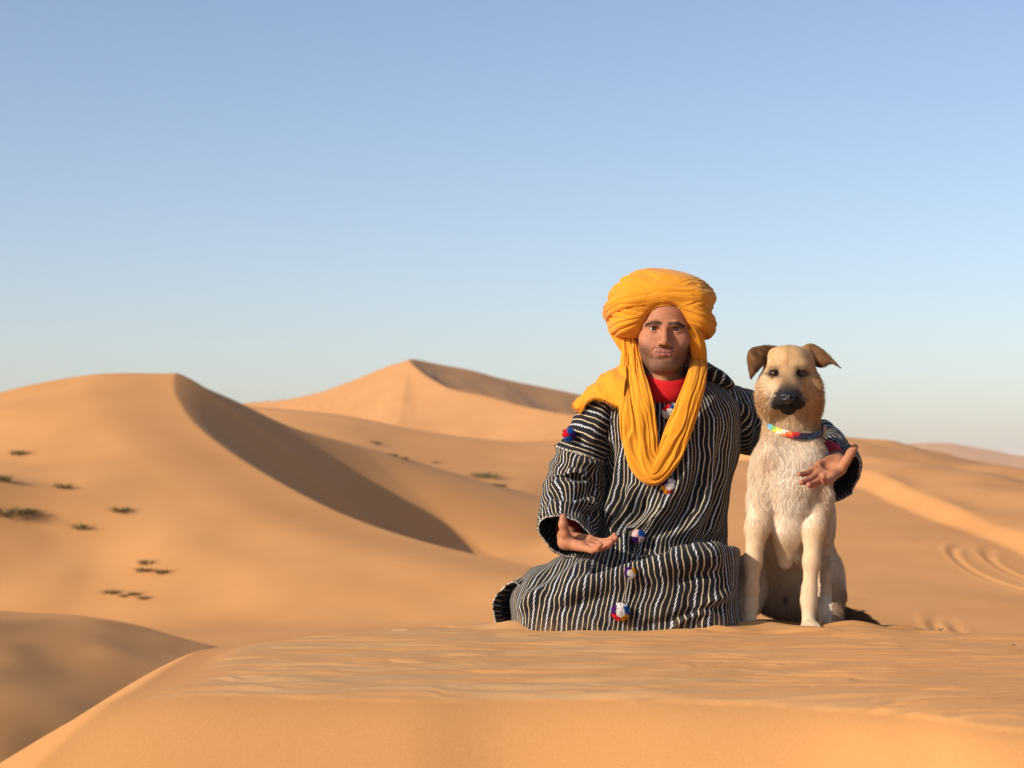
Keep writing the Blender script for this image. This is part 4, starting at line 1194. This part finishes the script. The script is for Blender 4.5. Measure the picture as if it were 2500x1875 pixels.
# corded placket and woollen pompoms
def build_trims():
    ys = np.linspace(972, 1488, 150)
    path = np.array([front_point(np.interp(y, CENTRE[:, 0], CENTRE[:, 1]), y) for y in ys])
    path = catmull(path[::6], 260) + np.array((0, -0.004, 0.0))
    for dx in (-0.0045, 0.0045):
        braid('placket_cord', path + np.array((dx, 0.0015, 0)), 0.0017, M_BRAID, robe_obj, 0.005, closed=False)
    M_POM = attr_material('pompom_wool', 0.95, 0.05)
    cols = {'b': (0.01, 0.08, 0.32), 'w': (0.70, 0.66, 0.62), 'r': (0.52, 0.012, 0.02), 'y': (0.62, 0.27, 0.01), 'p': (0.045, 0.008, 0.09), 'k': (0.65, 0.42, 0.40)}
    spots = [(1634, 1006, 'brwp', 0.021, 0.3), (1387, 1063, 'pbrb', 0.019, 1.2), (1634, 1188, 'bwpyr', 0.0225, 0.9), (1557, 1308, 'bkpk', 0.019, 0.2), (1541, 1399, 'wypp', 0.016, 2.0), (1512, 1494, 'bwpry', 0.0235, 0.5)]
    for px, py, cs, rad, a0 in spots:
        if px < 1400:
            c = front_point(px + 14, py, SR) + np.array((-0.014, -0.02, 0.0))
        else:
            c = front_point(px, py); c = c + np.array((0, -rad * 0.55, 0))
        n = 4200
        d = rng.normal(0, 1, (n, 3)); d /= np.linalg.norm(d, axis=1, keepdims=True)
        ang = (np.arctan2(d[:, 2], d[:, 0]) + a0 + 0.3 * d[:, 1]) % (2 * np.pi)
        sec = np.floor(ang / (2 * np.pi) * len(cs)).astype(int) % len(cs)
        cc = np.array([cols[ch] for ch in cs])[sec]
        if 'w' in cs: cc[(np.hypot(d[:, 0], d[:, 2]) < 0.55) & (d[:, 1] < 0) & (d[:, 0] * d[:, 2] < 0.15)] = cols['w']
        L = rad * (0.80 + 0.22 * rng.random(n))
        roots = c + d * rad * 0.35
        tips = c + d * L[:, None] * np.array((1, 0.8, 1)) + rng.normal(0, rad * 0.06, (n, 3))
        # every tuft is a small wedge of yarn
        side = np.cross(d, rng.normal(0, 1, (n, 3))); side /= np.linalg.norm(side, axis=1, keepdims=True)
        side2 = np.cross(d, side); w = rad * 0.042
        v = np.stack([roots, tips + side * w, tips + side2 * w - side * w * 0.5, tips - side2 * w - side * w * 0.5], 1).reshape(-1, 3)
        i = np.arange(n)[:, None] * 4
        f = np.concatenate([i + np.array([[0, 1, 2]]), i + np.array([[0, 2, 3]]), i + np.array([[0, 3, 1]]), i + np.array([[1, 3, 2]])])
        mesh_obj('pompom', v, f, M_POM, robe_obj, smooth=False, attrs={'col': np.repeat(cc * (0.75 + 0.5 * rng.random((n, 1))), 4, 0)})
build_trims()
# ------------------------------------------------------------------ the dog
dog = empty('dog', P(1925, 1535, 5.6))
tag(dog, 'tan dog with black muzzle and colourful collar sitting upright on sand', 'dog')
M_FUR = attr_material('dog_fur', 0.75, 0.2)
M_COAT = attr_material('dog_coat', 0.9, 0.1)

def build_dog():
    S = Solid()
    E = lambda px, py, Y, r, k=0.02, sub=False: S.ell(P(px, py, Y), r, k, None, sub)
    Ch = lambda pts, k=0.02: S.chain([(P(a, b, c), r) for a, b, c, r in pts], k)
    # head
    E(1927, 900, 5.575, (0.068, 0.080, 0.060))
    E(1925, 872, 5.570, (0.046, 0.055, 0.026), 0.03)
    for s in (-1, 1):
        E(1927 + 47 * s, 948, 5.560, (0.038, 0.045, 0.050), 0.03)
        E(1928 + 52 * s, 985, 5.600, (0.030, 0.045, 0.040), 0.03)
        E(1926 + 28 * s, 893, 5.515, (0.022, 0.018, 0.014), 0.014)
        E(1926 + 42 * s, 876, 5.588, (0.018, 0.030, 0.018), 0.03)
    Ch([(1923, 925, 5.520, 0.044), (1922, 950, 5.470, 0.035), (1922, 970, 5.425, 0.026)], 0.022)
    for s in (-1, 1):
        Ch([(1922 + 18 * s, 974, 5.424, 0.020), (1922 + 26 * s, 980, 5.475, 0.022)], 0.014)     # flews
        E(1922 + 33 * s, 912, 5.497, (0.014, 0.014, 0.010), 0.010, True)                        # eye hollows
    S.cone(P(1925, 850, 5.508), P(1923, 885, 5.490), 0.0012, 0.0015, 0.006, True)
    for s in (-1, 1):
        E(1922.5 + 33 * s, 901.6, 5.4995, (0.0135, 0.0080, 0.0046), 0.003)
        E(1922.5 + 33 * s, 920.8, 5.5015, (0.0125, 0.0070, 0.0034), 0.003)
    S.ell(P(1922, 992, 5.448), (0.028, 0.034, 0.0125), 0.007)
    Ch([(1922, 988, 5.470, 0.018), (1924, 990, 5.520, 0.026)], 0.012)                           # lower jaw
    for s in (-1, 1): S.cone(P(1922, 991, 5.402), P(1922 + 40 * s, 996, 5.452), 0.0032, 0.0030, 0.004, True)
    S.cone(P(1922, 980, 5.392), P(1922, 992, 5.398), 0.0028, 0.0028, 0.003, True)
    # neck, chest, body
    Ch([(1930, 945, 5.610, 0.066), (1932, 1040, 5.655, 0.070), (1932, 1110, 5.665, 0.086)], 0.03)
    E(1930, 1140, 5.660, (0.092, 0.095, 0.105), 0.04)
    for s, cx in ((-1, 1862), (1, 1995)):
        E(cx, 1185, 5.655, (0.036, 0.062, 0.095), 0.035)
        E(cx - 22 * s, 1105, 5.605, (0.034, 0.035, 0.045), 0.03)
    Ch([(1930, 1190, 5.622, 0.074), (1922, 1290, 5.632, 0.050), (1917, 1372, 5.655, 0.020)], 0.022)
    Ch([(1930, 1160, 5.74, 0.10), (1930, 1270, 5.84, 0.118), (1930, 1390, 5.96, 0.12)], 0.04)
    E(1930, 1440, 5.98, (0.135, 0.10, 0.085), 0.05)
    # fore legs
    for pts in ([(1862, 1215, 5.625, 0.040), (1848, 1290, 5.600, 0.0310), (1839, 1370, 5.588, 0.0220), (1834, 1440, 5.582, 0.0178), (1832, 1478, 5.578, 0.0185), (1830, 1512, 5.562, 0.0178)],
                [(1996, 1215, 5.625, 0.040), (1988, 1290, 5.600, 0.0300), (1982, 1370, 5.588, 0.0220), (1976, 1440, 5.582, 0.0182), (1974, 1470, 5.578, 0.0200), (1974, 1512, 5.562, 0.0182)]):
        Ch(pts, 0.02)
    def paw(px, py, Y, w, fan=1.0):
        E(px, py, Y, (w * 0.95, 0.034, 0.0165), 0.014)
        for j, o in enumerate((-0.68, -0.24, 0.24, 0.68)):
            yo = 0.030 - 0.010 * abs(o) * 1.4
            c = P(px, py + 4, Y) + np.array((o * w * 1.05, -yo, -0.002))
            S.ell(c, (w * 0.30, 0.016, 0.0125), 0.006)
    paw(1831, 1527, 5.545, 0.0255)
    paw(1978, 1529, 5.535, 0.0275)
    # haunches, hind feet, tail
    E(2016, 1420, 5.86, (0.048, 0.11, 0.096), 0.04)
    E(1826, 1430, 5.86, (0.050, 0.11, 0.090), 0.04)
    Ch([(2026, 1455, 5.80, 0.036), (2022, 1505, 5.72, 0.027), (2024, 1520, 5.66, 0.022)], 0.03)
    Ch([(1812, 1455, 5.80, 0.036), (1806, 1505, 5.72, 0.027), (1802, 1520, 5.66, 0.022)], 0.03)
    paw(2024, 1527, 5.625, 0.0225); paw(1800, 1525, 5.625, 0.0225)
    Ch([(1985, 1490, 6.03, 0.034), (2050, 1508, 6.02, 0.030), (2098, 1518, 6.00, 0.026), (2130, 1532, 5.97, 0.016), (2146, 1542, 5.95, 0.008)], 0.02)
    v, f = S.mesh(0.0034)
    n = vertex_normals(v, f)
    print('dog verts', len(v))

    def regions(v):
        px, py = pixel_of(v)
        Y = v[:, 1]
        nz = noise3(v * 28, 31)
        g = lambda cx, cy, rx, ry, p=2.0: np.exp(-((np.abs(px - cx) / rx) ** p + (np.abs(py - cy) / ry) ** p))
        tan, cream, rust, dark = np.array((0.54, 0.340, 0.165)), np.array((0.78, 0.670, 0.520)), np.array((0.44, 0.225, 0.080)), np.array((0.022, 0.019, 0.019))
        col = np.tile(tan, (len(v), 1))
        def bl(m, c):
            m = np.clip(m, 0, 1)[:, None]; col[:] = col * (1 - m) + np.asarray(c) * m
        body = py > 1010
        bl(sstep(1040, 1110, py) * (0.75 + 0.35 * nz) * sstep(5.95, 5.75, Y), cream)
        bl(sstep(1240, 1310, py) * (Y < 5.64) * (np.abs(px - 1915) > 38) * 0.75, (0.60, 0.43, 0.25)); bl(g(1925, 1160, 60, 120) * 0.8, (0.80, 0.71, 0.58)); bl(g(1870, 1290, 30, 160) * 0.35, tan); bl(g(2010, 1290, 22, 150) * 0.5, tan)
        bl(g(1880, 1130, 26, 45) * 0.5 * (0.6 + nz), rust)
        bl(g(1918, 1345, 16, 40) * 0.5, tan)
        bl(sstep(1440, 1500, py) * 0.35 * (Y < 5.65), (0.60, 0.47, 0.31))
        bl((px > 2030) * sstep(1380, 1460, py) * 0.8, (0.26, 0.125, 0.045))
        bl((px > 2060) * 0.9, (0.15, 0.075, 0.03))
        bl((Y > 5.78) * sstep(2030, 2000, px) * (py > 1380) * 0.4, (0.50, 0.40, 0.29))
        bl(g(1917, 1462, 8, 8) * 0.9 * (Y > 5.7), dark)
        # head
        head = (py < 1035) & (Y < 5.75)
        bl(head * 0.55 * sstep(925, 985, py), (0.60, 0.46, 0.30))
        bl(head * g(1872, 950, 26, 42) * 0.6, (0.64, 0.52, 0.37))
        bl(head * (g(2002, 960, 24, 60) + g(1856, 985, 16, 45) + 0.6 * g(1990, 1020, 30, 30)) * 0.75, rust)
        bl(head * g(1924, 868, 6, 34) * 0.60, (0.30, 0.165, 0.065)); bl(head * np.clip(noise2(px / 6, py / 15, 231), 0, 1) * 0.45, rust); bl(head * np.clip(noise2(px / 3.2, py / 9, 233) - 0.1, 0, 1) * 0.45 * (py < 930), (0.26, 0.15, 0.065))
        bl(head * g(1920, 930, 21, 28) * (0.70 + 0.4 * nz), (0.20, 0.115, 0.055))
        bl(head * g(1922, 950, 20, 16) * 0.8, (0.06, 0.038, 0.025))
        bl(head * g(1950, 930, 14, 20) * 0.55, (0.22, 0.13, 0.065))
        hw = np.clip(19 + (py - 938) * 0.58, 10, 45)
        fz = noise2(px / 3.5, py / 6, 232)
        muz = sstep(1.35, 0.72, np.abs(px - 1923) / hw + 0.12 * nz + 0.15 * fz) * sstep(924, 964, py + 6 * nz + 5 * fz) * (Y < 5.53)
        bl(head * muz * 1.1, dark)
        for cx in (1889, 1956):
            bl(head * g(cx, 912, 15, 10.5, 3) * 1.25, dark)
            bl(head * g(cx + (10 if cx > 1920 else -12), 913, 16, 4) * 0.8, dark)
            bl(head * g(cx + (-4 if cx > 1920 else 2), 897, 16, 6) * 0.55, dark)
        L = np.full(len(v), 0.013)
        def ln(m, val): L[:] = L * (1 - np.clip(m, 0, 1)) + val * np.clip(m, 0, 1)
        ln(sstep(985, 1035, py) * (py < 1240), 0.018)
        ln(sstep(1230, 1330, py) * (Y < 5.66), 0.0050)
        ln(sstep(1490, 1515, py) * (Y < 5.70), 0.0042)
        ln(head * (py < 960) * 1.0, 0.0055)
        ln(head * (g(1858, 970, 26, 50) + g(2008, 970, 30, 60)), 0.022)
        ln(head * sstep(1.4, 0.9, np.hypot((px - 1923) / 48, (py - 975) / 42)) * (Y < 5.53), 0.0026)
        ln((px > 2040) * 1.0, 0.020)
        return col, L, px, py
    col, L, px, py = regions(v)
    body = mesh_obj('body', v, f, M_COAT, dog, attrs={'col': col * 0.9})
    # fur
    seen = sstep(0.35, -0.15, (n[f[:, 0]])[:, 1]) * 0.9 + 0.1
    N = 120000
    Lf = L[f[:, 0]]
    pts, fi = scatter(v, f, N, seen * (0.6 + 0.010 / Lf))
    nn = n[f[fi, 0]]
    c2, L2, px2, py2 = regions(pts)
    # coat direction: away from the nose on the head, downward on the body, swirls on the chest
    nose = P(1922, 971, 5.40)
    flow = np.tile(np.array((0.0, 0.10, -1.0)), (N, 1))
    hm = sstep(1010, 960, py2) * (pts[:, 1] < 5.75)
    away = pts - nose; away /= np.linalg.norm(away, axis=1, keepdims=True)
    away[:, 2] -= 0.25 * sstep(930, 990, py2)
    flow = flow * (1 - hm[:, None]) + away * hm[:, None]
    sw = np.stack([noise2(px2 / 42, py2 / 50, 201), 0 * px2, 0.5 * noise2(px2 / 36, py2 / 40, 202)], 1)
    flow += sw * (0.9 * sstep(1040, 1080, py2) * sstep(1300, 1220, py2) + 0.25)[:, None]
    flow -= nn * (flow * nn).sum(1, keepdims=True)
    flow /= np.linalg.norm(flow, axis=1, keepdims=True) + 1e-9
    clump = np.stack([noise3(pts * 90, 203), noise3(pts * 90, 204), noise3(pts * 90, 205)], 1)
    lift = np.where(L2 > 0.012, 0.34, 0.26)[:, None]
    dr = flow + nn * lift + (0.07 + 0.09 * (1 - hm[:, None])) * clump + rng.normal(0, 0.09, (N, 3))
    dr /= np.linalg.norm(dr, axis=1, keepdims=True)
    length = L2 * (0.65 + 0.6 * rng.random(N))
    tips = pts + dr * length[:, None] + np.array((0, 0, -0.12)) * length[:, None] * 1.0
    streak = noise2(px2 / 5.5 + 0.4 * noise2(px2 / 20, py2 / 20, 207), py2 / 24, 206)
    c2 = c2 * (0.80 + 0.36 * rng.random((N, 1))) * (1 + 0.17 * streak[:, None])
    warm = np.clip(streak - 0.25, 0, 1)[:, None] * 0.25 * (py2 > 1010)[:, None]
    c2 = c2 * (1 - warm) + np.array((0.46, 0.30, 0.15)) * warm
    fur = make_curves('fur', pts - nn * 0.001, tips, np.clip(L2 * 0.024, 0.00018, 0.00040), M_FUR, dog, c2, 4, nn * (length * 0.12)[:, None])
    fur['kind'] = 'stuff'
    return v, n

DOG_V, DOG_N = build_dog()

def build_ear(outer, inner, seed, bulge):
    nu, nv = 30, 44
    O, I = catmull([P(*p) for p in outer], nv), catmull([P(*p) for p in inner], nv)
    C, Hh = (O + I) / 2, (O - I) / 2
    T = np.gradient(C, axis=0); T /= np.linalg.norm(T, axis=1, keepdims=True) + 1e-9
    Bn = np.cross(T, Hh); Bn /= np.linalg.norm(Bn, axis=1, keepdims=True) + 1e-9
    Bn = np.where((Bn[:, 1] > 0)[:, None], -Bn, Bn)
    hw = np.linalg.norm(Hh, axis=1, keepdims=True)
    th = np.linspace(0, 2 * np.pi, nu, endpoint=False)
    w, s = np.cos(th), np.sin(th)
    thick = 0.0040 * np.sign(s) * np.abs(s) ** 0.6 * np.minimum(1, hw / 0.010)
    V = C[:, None] + Hh[:, None] * w[None, :, None] + Bn[:, None] * (thick + bulge * hw * (1 - w ** 2)[None])[..., None]
    v = V.reshape(-1, 3); f = grid_faces(nu, nv, True)
    tt = np.repeat(np.linspace(0, 1, nv), nu); ww = np.tile(w, nv)
    col = np.array((0.17, 0.082, 0.034)) * (1 + 0.5 * noise3(v * 90, seed))[:, None]
    def bl(m, c):
        m = np.clip(m, 0, 1)[:, None]; col[:] = col * (1 - m) + np.asarray(c) * m
    bl(sstep(0.30, 0.0, tt) * 0.8, (0.42, 0.25, 0.11))
    bl(sstep(0.2, 1.0, -ww) * 0.75, (0.045, 0.024, 0.014))
    bl(sstep(0.7, 1.0, tt) * 0.7, (0.03, 0.017, 0.011))
    ear = mesh_obj('ear', v, f, M_COAT, dog, attrs={'col': col})
    n = vertex_normals(v, f)
    if ((v - np.repeat(C, nu, 0)) * n).sum(1).mean() < 0: n = -n
    N = 5000
    pts, fi = scatter(v, f, N)
    k = f[fi, 0]; nn = n[k]
    d = np.repeat(T, nu, 0)[k] * 0.9 + nn * 0.30 + rng.normal(0, 0.16, (N, 3)); d /= np.linalg.norm(d, axis=1, keepdims=True)
    ln = 0.005 * (0.6 + 0.8 * rng.random(N)) * np.where(tt[k] < 0.25, 1.6, 1.0)
    fu = make_curves('ear_fur', pts, pts + d * ln[:, None], 0.00022, M_FUR, ear, col[k] * (0.65 + 0.7 * rng.random((N, 1))), 3)
    fu['kind'] = 'stuff'
# one ear folds down, the other is blown sideways
build_ear([(1900, 846, 5.600), (1868, 844, 5.585), (1834, 851, 5.565), (1824, 870, 5.553), (1827, 898, 5.545), (1832, 927, 5.541)],
          [(1892, 880, 5.590), (1882, 880, 5.570), (1872, 886, 5.552), (1863, 893, 5.546), (1848, 908, 5.543), (1833, 927, 5.541)], 211, 0.35)
build_ear([(1952, 848, 5.600), (1978, 839, 5.585), (2004, 850, 5.570), (2030, 874, 5.556), (2053, 898, 5.552)],
          [(1966, 878, 5.590), (1988, 893, 5.575), (2008, 897, 5.562), (2030, 888, 5.555), (2052, 899, 5.552)], 212, 0.35)

def build_dog_face():
    te = NT('dog_eye'); te.done(te.attr('col', 'Color'), 0.06, None, Specular_IOR_Level=0.6)
    for cx in (1890, 1955.5):
        c = P(cx, 912, 5.509)
        u, w = np.meshgrid(np.linspace(0, 2 * np.pi, 36, endpoint=False), np.linspace(0, np.pi, 26))
        d = np.stack([np.sin(w) * np.cos(u), -np.cos(w), np.sin(w) * np.sin(u)], -1).reshape(-1, 3)
        a = np.degrees(w.ravel())
        cc = np.tile(np.array((0.010, 0.007, 0.005)), (len(d), 1))
        cc[a < 46] = (0.060, 0.022, 0.007); cc[a < 21] = (0.003, 0.003, 0.003)
        mesh_obj('eye', c + d * 0.0112, grid_faces(36, 26, True)[:, ::-1], te.m, dog, attrs={'col': cc})
    S = Solid()
    c = P(1922, 969, 5.398)
    S.ell(c, (0.0215, 0.015, 0.0140), 0.004)
    S.ell(c + np.array((0, -0.002, -0.008)), (0.012, 0.011, 0.010), 0.008)
    S.ell(c + np.array((0, 0.006, 0.007)), (0.017, 0.012, 0.008), 0.006)
    for s in (-1, 1):
        S.ell(c + np.array((0.0095 * s, -0.0125, -0.0015)), (0.0042, 0.006, 0.0042), 0.003, None, True)
        S.ell(c + np.array((0.0165 * s, -0.0085, -0.0035)), (0.005, 0.006, 0.0022), 0.003, None, True)
    S.cone(c + np.array((0, -0.0150, 0.004)), c + np.array((0, -0.0150, -0.016)), 0.0012, 0.0012, 0.002, True)
    v, f = S.mesh(0.0011)
    t = NT('dog_nose'); t.done((0.012, 0.011, 0.012), 0.32, t.bump(t.noise(900, 2, 0.5), 0.5, 0.0006), Specular_IOR_Level=0.5)
    mesh_obj('nose', v, f, t.m, dog)
build_dog_face()

def build_collar():
    nu, nv = 14, 200
    th = np.linspace(0, 2 * np.pi, nv, endpoint=False)
    c = P(1939, 1036, 5.645)
    ctr = c + np.stack([0.084 * np.cos(th), 0.097 * -np.sin(th), -0.034 * np.sin(th) - 0.010 * np.cos(th)], -1)
    ctr[:, 1] += 0.010
    out = np.stack([np.cos(th), -np.sin(th), -0.25 * np.sin(th)], -1); out /= np.linalg.norm(out, axis=1, keepdims=True)
    up = np.stack([0.05 * np.cos(th), 0.1 * np.sin(th), np.ones(nv)], -1); up -= out * (up * out).sum(1, keepdims=True); up /= np.linalg.norm(up, axis=1, keepdims=True)
    ph = np.linspace(0, 2 * np.pi, nu, endpoint=False)
    cs = np.sign(np.cos(ph)) * np.abs(np.cos(ph)) ** 0.35; ss = np.sign(np.sin(ph)) * np.abs(np.sin(ph)) ** 0.35
    V = ctr[:, None] + up[:, None] * (0.0095 * cs)[None, :, None] + out[:, None] * (0.0016 * ss)[None, :, None]
    f = grid_faces(nu, nv, True)
    last = np.stack([np.arange(nu) + (nv - 1) * nu, (np.arange(nu) + 1) % nu + (nv - 1) * nu, (np.arange(nu) + 1) % nu, np.arange(nu)], 1)
    f = np.concatenate([f, last])
    deg = np.degrees(th) % 360
    T, W = np.meshgrid(deg, cs, indexing='ij')
    T2 = T + 7 * W + 5 * noise2(T / 6, W * 2, 220)
    pal = [(0, (0.02, 0.02, 0.025)), (40, (0.015, 0.03, 0.11)), (58, (0.02, 0.14, 0.20)), (66, (0.012, 0.02, 0.07)), (84, (0.02, 0.02, 0.03)), (96, (0.45, 0.02, 0.02)), (110, (0.62, 0.20, 0.05)), (118, (0.60, 0.55, 0.50)),
           (128, (0.55, 0.50, 0.04)), (138, (0.12, 0.35, 0.12)), (146, (0.10, 0.42, 0.68)), (162, (0.06, 0.20, 0.55)), (176, (0.02, 0.03, 0.14)), (200, (0.02, 0.02, 0.03))]  # dark leading entries put the head's shade into the collar's right side
    cc = np.tile(np.array((0.02, 0.02, 0.03)), (nv * nu, 1))
    for a, c_ in pal: cc[(T2 >= a).ravel()] = c_
    cc[(np.abs(W) > 0.97).ravel() & True] *= 0.35
    o = mesh_obj('collar', V.reshape(-1, 3), f, attr_material('collar_print', 0.45, 0.4), dog, attrs={'col': cc})
    o['label'] = 'collar printed in blue, yellow and red patches, its shaded side coloured near black'
    # buckle on the collar's side
    k = int(nv * 22 / 360)
    S = Solid()
    b, u_, o_ = ctr[k] + out[k] * 0.004, up[k], out[k]
    t_ = np.cross(u_, o_)
    q = [b + u_ * 0.013 + t_ * 0.009, b + u_ * 0.013 - t_ * 0.009, b - u_ * 0.013 - t_ * 0.009, b - u_ * 0.013 + t_ * 0.009]
    for i in range(4): S.cone(q[i], q[(i + 1) % 4], 0.0026, 0.0026, 0.002)
    v, fq = S.mesh(0.0011)
    t = NT('buckle_metal'); t.done((0.35, 0.24, 0.14), 0.35, None, Metallic=0.8)
    mesh_obj('buckle', v, fq, t.m, o)
build_collar()
# ------------------------------------------------------------------ desert plants, twig and specks
def plant_material(name, a, b):
    t = NT(name)
    inf = t.n.new('ShaderNodeObjectInfo')
    return t.done(t.mix(t.noise(6, 2, 0.5), a, b), 0.85, None, Specular_IOR_Level=0.1)
M_TUFT = plant_material('dry_grass', (0.15, 0.135, 0.045), (0.27, 0.21, 0.085))
M_STEM = plant_material('dry_stem', (0.10, 0.065, 0.03), (0.16, 0.10, 0.05))

def tuft_mesh(name, n, rad, hgt, seed):
    """a tussock: thin bent blades rising from a small base"""
    r = np.random.default_rng(seed)
    vs, fs = [], []
    for i in range(n):
        a = r.uniform(0, 2 * np.pi); rr = rad * 0.55 * math.sqrt(r.random())
        base = np.array((rr * math.cos(a), rr * math.sin(a), -0.03))
        out = np.array((math.cos(a), math.sin(a), 0)) * r.uniform(0.2, 1.0) * rad + r.normal(0, rad * 0.25, 3) * (1, 1, 0)
        h = hgt * r.uniform(0.5, 1.15)
        side = np.array((-math.sin(a), math.cos(a), 0)) * r.uniform(0.006, 0.016)
        pts = [base + out * t ** 1.6 + np.array((0, 0, 1)) * h * (t - 0.35 * t ** 3) for t in (0, 0.4, 0.75, 1.0)]
        k = len(vs)
        for j, p in enumerate(pts):
            w = (1, 0.9, 0.6, 0.1)[j]
            vs += [p - side * w, p + side * w]
        fs += [(k + 2 * j, k + 2 * j + 1, k + 2 * j + 3, k + 2 * j + 2) for j in range(3)]
    return np.array(vs), np.array(fs)

def hit_ground(px, py, y0, y1):
    """where the line of sight of a photograph pixel meets the sand"""
    ys = np.linspace(y0, y1, 900)
    p = np.array([P(px, py, y) for y in ys])
    d = p[:, 2] - terrain(p[:, 0], p[:, 1])
    i = np.nonzero(d < 0)[0]
    k = i[0] if len(i) else len(ys) - 1
    return np.array((p[k, 0], p[k, 1], terrain(p[k:k + 1, 0], p[k:k + 1, 1])[0]))

def build_plants():
    items = [  # px, py, range of distances, radius, height, label, group
        (46, 1110, 40, 80, .34, .26, 'tussock alone high up on the tall dune, near its long smooth shoulder', None),
        (5, 1174, 40, 80, .42, .30, 'dark tussock halfway up the tall dune, above the largest bush', None),
        (155, 1192, 40, 80, .30, .24, 'small tussock on the tall dune, just downhill of the dark one halfway up', 'tussocks on the tall dune'),
        (295, 1250, 38, 80, .34, .24, "tussock on the middle of the tall dune's face, closest to its slip face", 'tussocks on the tall dune'),
        (197, 1292, 38, 80, .30, .24, 'tussock on the tall dune straight uphill from the loose row at its foot', 'tussocks on the tall dune'),
        (20, 1258, 38, 80, .62, .36, 'largest dark green bush on the tall dune, with smaller ones beside it', None),
        (62, 1254, 38, 80, .40, .26, 'low bush touching the largest bush on the tall dune', None),
        (357, 1375, 36, 70, .24, .17, 'uppermost tussock of the trio low on the tall dune', 'trio of tussocks'),
        (349, 1395, 36, 70, .24, .17, 'lower tussock of the trio, on the side of the largest bush', 'trio of tussocks'),
        (395, 1399, 36, 70, .24, .17, 'lower tussock of the trio, on the side of the slip face', 'trio of tussocks'),
        (274, 1448, 34, 66, .24, .18, 'largest tussock in the loose row at the foot of the tall dune', 'row of tussocks at the dune foot'),
        (303, 1456, 34, 66, .15, .12, 'smallest tussock in the loose row, beside the largest one', 'row of tussocks at the dune foot'),
        (330, 1452, 34, 66, .18, .14, 'taller middle tussock in the loose row at the dune foot', 'row of tussocks at the dune foot'),
        (352, 1461, 34, 66, .18, .13, 'last tussock of the loose row, on the slip face side', 'row of tussocks at the dune foot'),
        (917, 1084, 70, 112, .36, .30, 'small tussock above the shaded slip face, on the slope behind', None),
        (960, 1112, 70, 112, .28, .16, 'faint low tussock next to the small tussock above the slip face', 'faint tussocks on the slope'),
        (985, 1120, 70, 112, .28, .16, 'faint low tussock beyond the first, on the slope above the slip face', 'faint tussocks on the slope'),
        (1062, 1130, 70, 112, .28, .16, 'faint lone tussock midway between the slip face and wide olive bush', 'faint tussocks on the slope'),
        (1185, 1166, 62, 112, 1.05, .52, 'wide olive bush on the flat between the tall dune and the person', None),
        (1215, 1186, 62, 112, .60, .22, 'low dark bush beside the wide olive bush', None)]
    for i, (px, py, y0, y1, rad, hgt, lab, grp) in enumerate(items):
        g = hit_ground(px, py, y0, y1)
        e = empty('desert_bush' if rad > 0.5 else 'grass_tussock', g)
        tag(e, lab, 'bush' if rad > 0.5 else 'grass', grp)
        v, f = tuft_mesh('blades', int(60 + 110 * rad), rad * 0.8, hgt * 0.85, 300 + i)
        v[:, 0] *= 1.25
        mesh_obj('blades', v + g, f, M_TUFT, e, smooth=False)['kind'] = 'stuff'
        v2, f2 = tuft_mesh('stems', 14, rad * 0.7, hgt * 0.8, 400 + i)
        mesh_obj('stems', v2 + g, f2, M_STEM, e, smooth=False)['kind'] = 'stuff'
build_plants()

def build_twig():
    p = P(2296, 1541, 5.5); p[2] = ground_z(p[0], p[1])[0][0]
    S = Solid()
    a = p + np.array((-0.012, 0, 0.002)); b = p + np.array((0.0, 0, 0.010)); c = p + np.array((0.006, -0.004, 0.014))
    S.chain([(a, 0.0022), (b, 0.0028), (c, 0.0020)], 0.002)
    S.chain([(b, 0.0018), (b + np.array((-0.006, 0.004, 0.006)), 0.0010)], 0.002)
    v, f = S.mesh(0.0011)
    o = mesh_obj('twig', v, f, M_STEM); tag(o, 'tiny dark twig standing in the sand beyond the dog’s tail', 'twig')
    for px, py in ((2473, 1581),):
        q = P(px, py, 4.95); q[2] = ground_z(q[0], q[1])[0][0]
        S = Solid(); S.ell(q + np.array((0, 0, 0.001)), (0.006, 0.005, 0.0035), 0.002); S.ell(q + np.array((0.004, -0.002, 0.001)), (0.004, 0.003, 0.003), 0.002)
        v, f = S.mesh(0.001)
        o = mesh_obj('pebble', v, f, M_STEM); tag(o, 'single dark pebble on the rippled sand past the twig', 'pebble')
build_twig()
# ------------------------------------------------------------------ air that pales the far dunes
def build_haze():
    me = bpy.data.meshes.new('haze'); bm = bmesh.new()
    bmesh.ops.create_cube(bm, size=1.0)
    bmesh.ops.scale(bm, vec=(5000, 7200, 27.5), verts=bm.verts)
    bmesh.ops.translate(bm, vec=(0, 3400, 6.4), verts=bm.verts)
    bm.to_mesh(me); bm.free()
    m = bpy.data.materials.new('haze_air'); m.use_nodes = True
    n, l = m.node_tree.nodes, m.node_tree.links
    n.remove(n['Principled BSDF'])
    v = n.new('ShaderNodeVolumePrincipled')
    v.inputs['Color'].default_value = (0.95, 0.93, 0.94, 1)
    v.inputs['Density'].default_value = 0.0003
    v.inputs['Anisotropy'].default_value = 0.0
    l.new(v.outputs[0], n['Material Output'].inputs['Volume'])
    me.materials.append(m)
    o = bpy.data.objects.new('haze', me); COL.objects.link(o)
    tag(o, 'thin pale haze over the dunes', None, None, 'stuff')
build_haze()
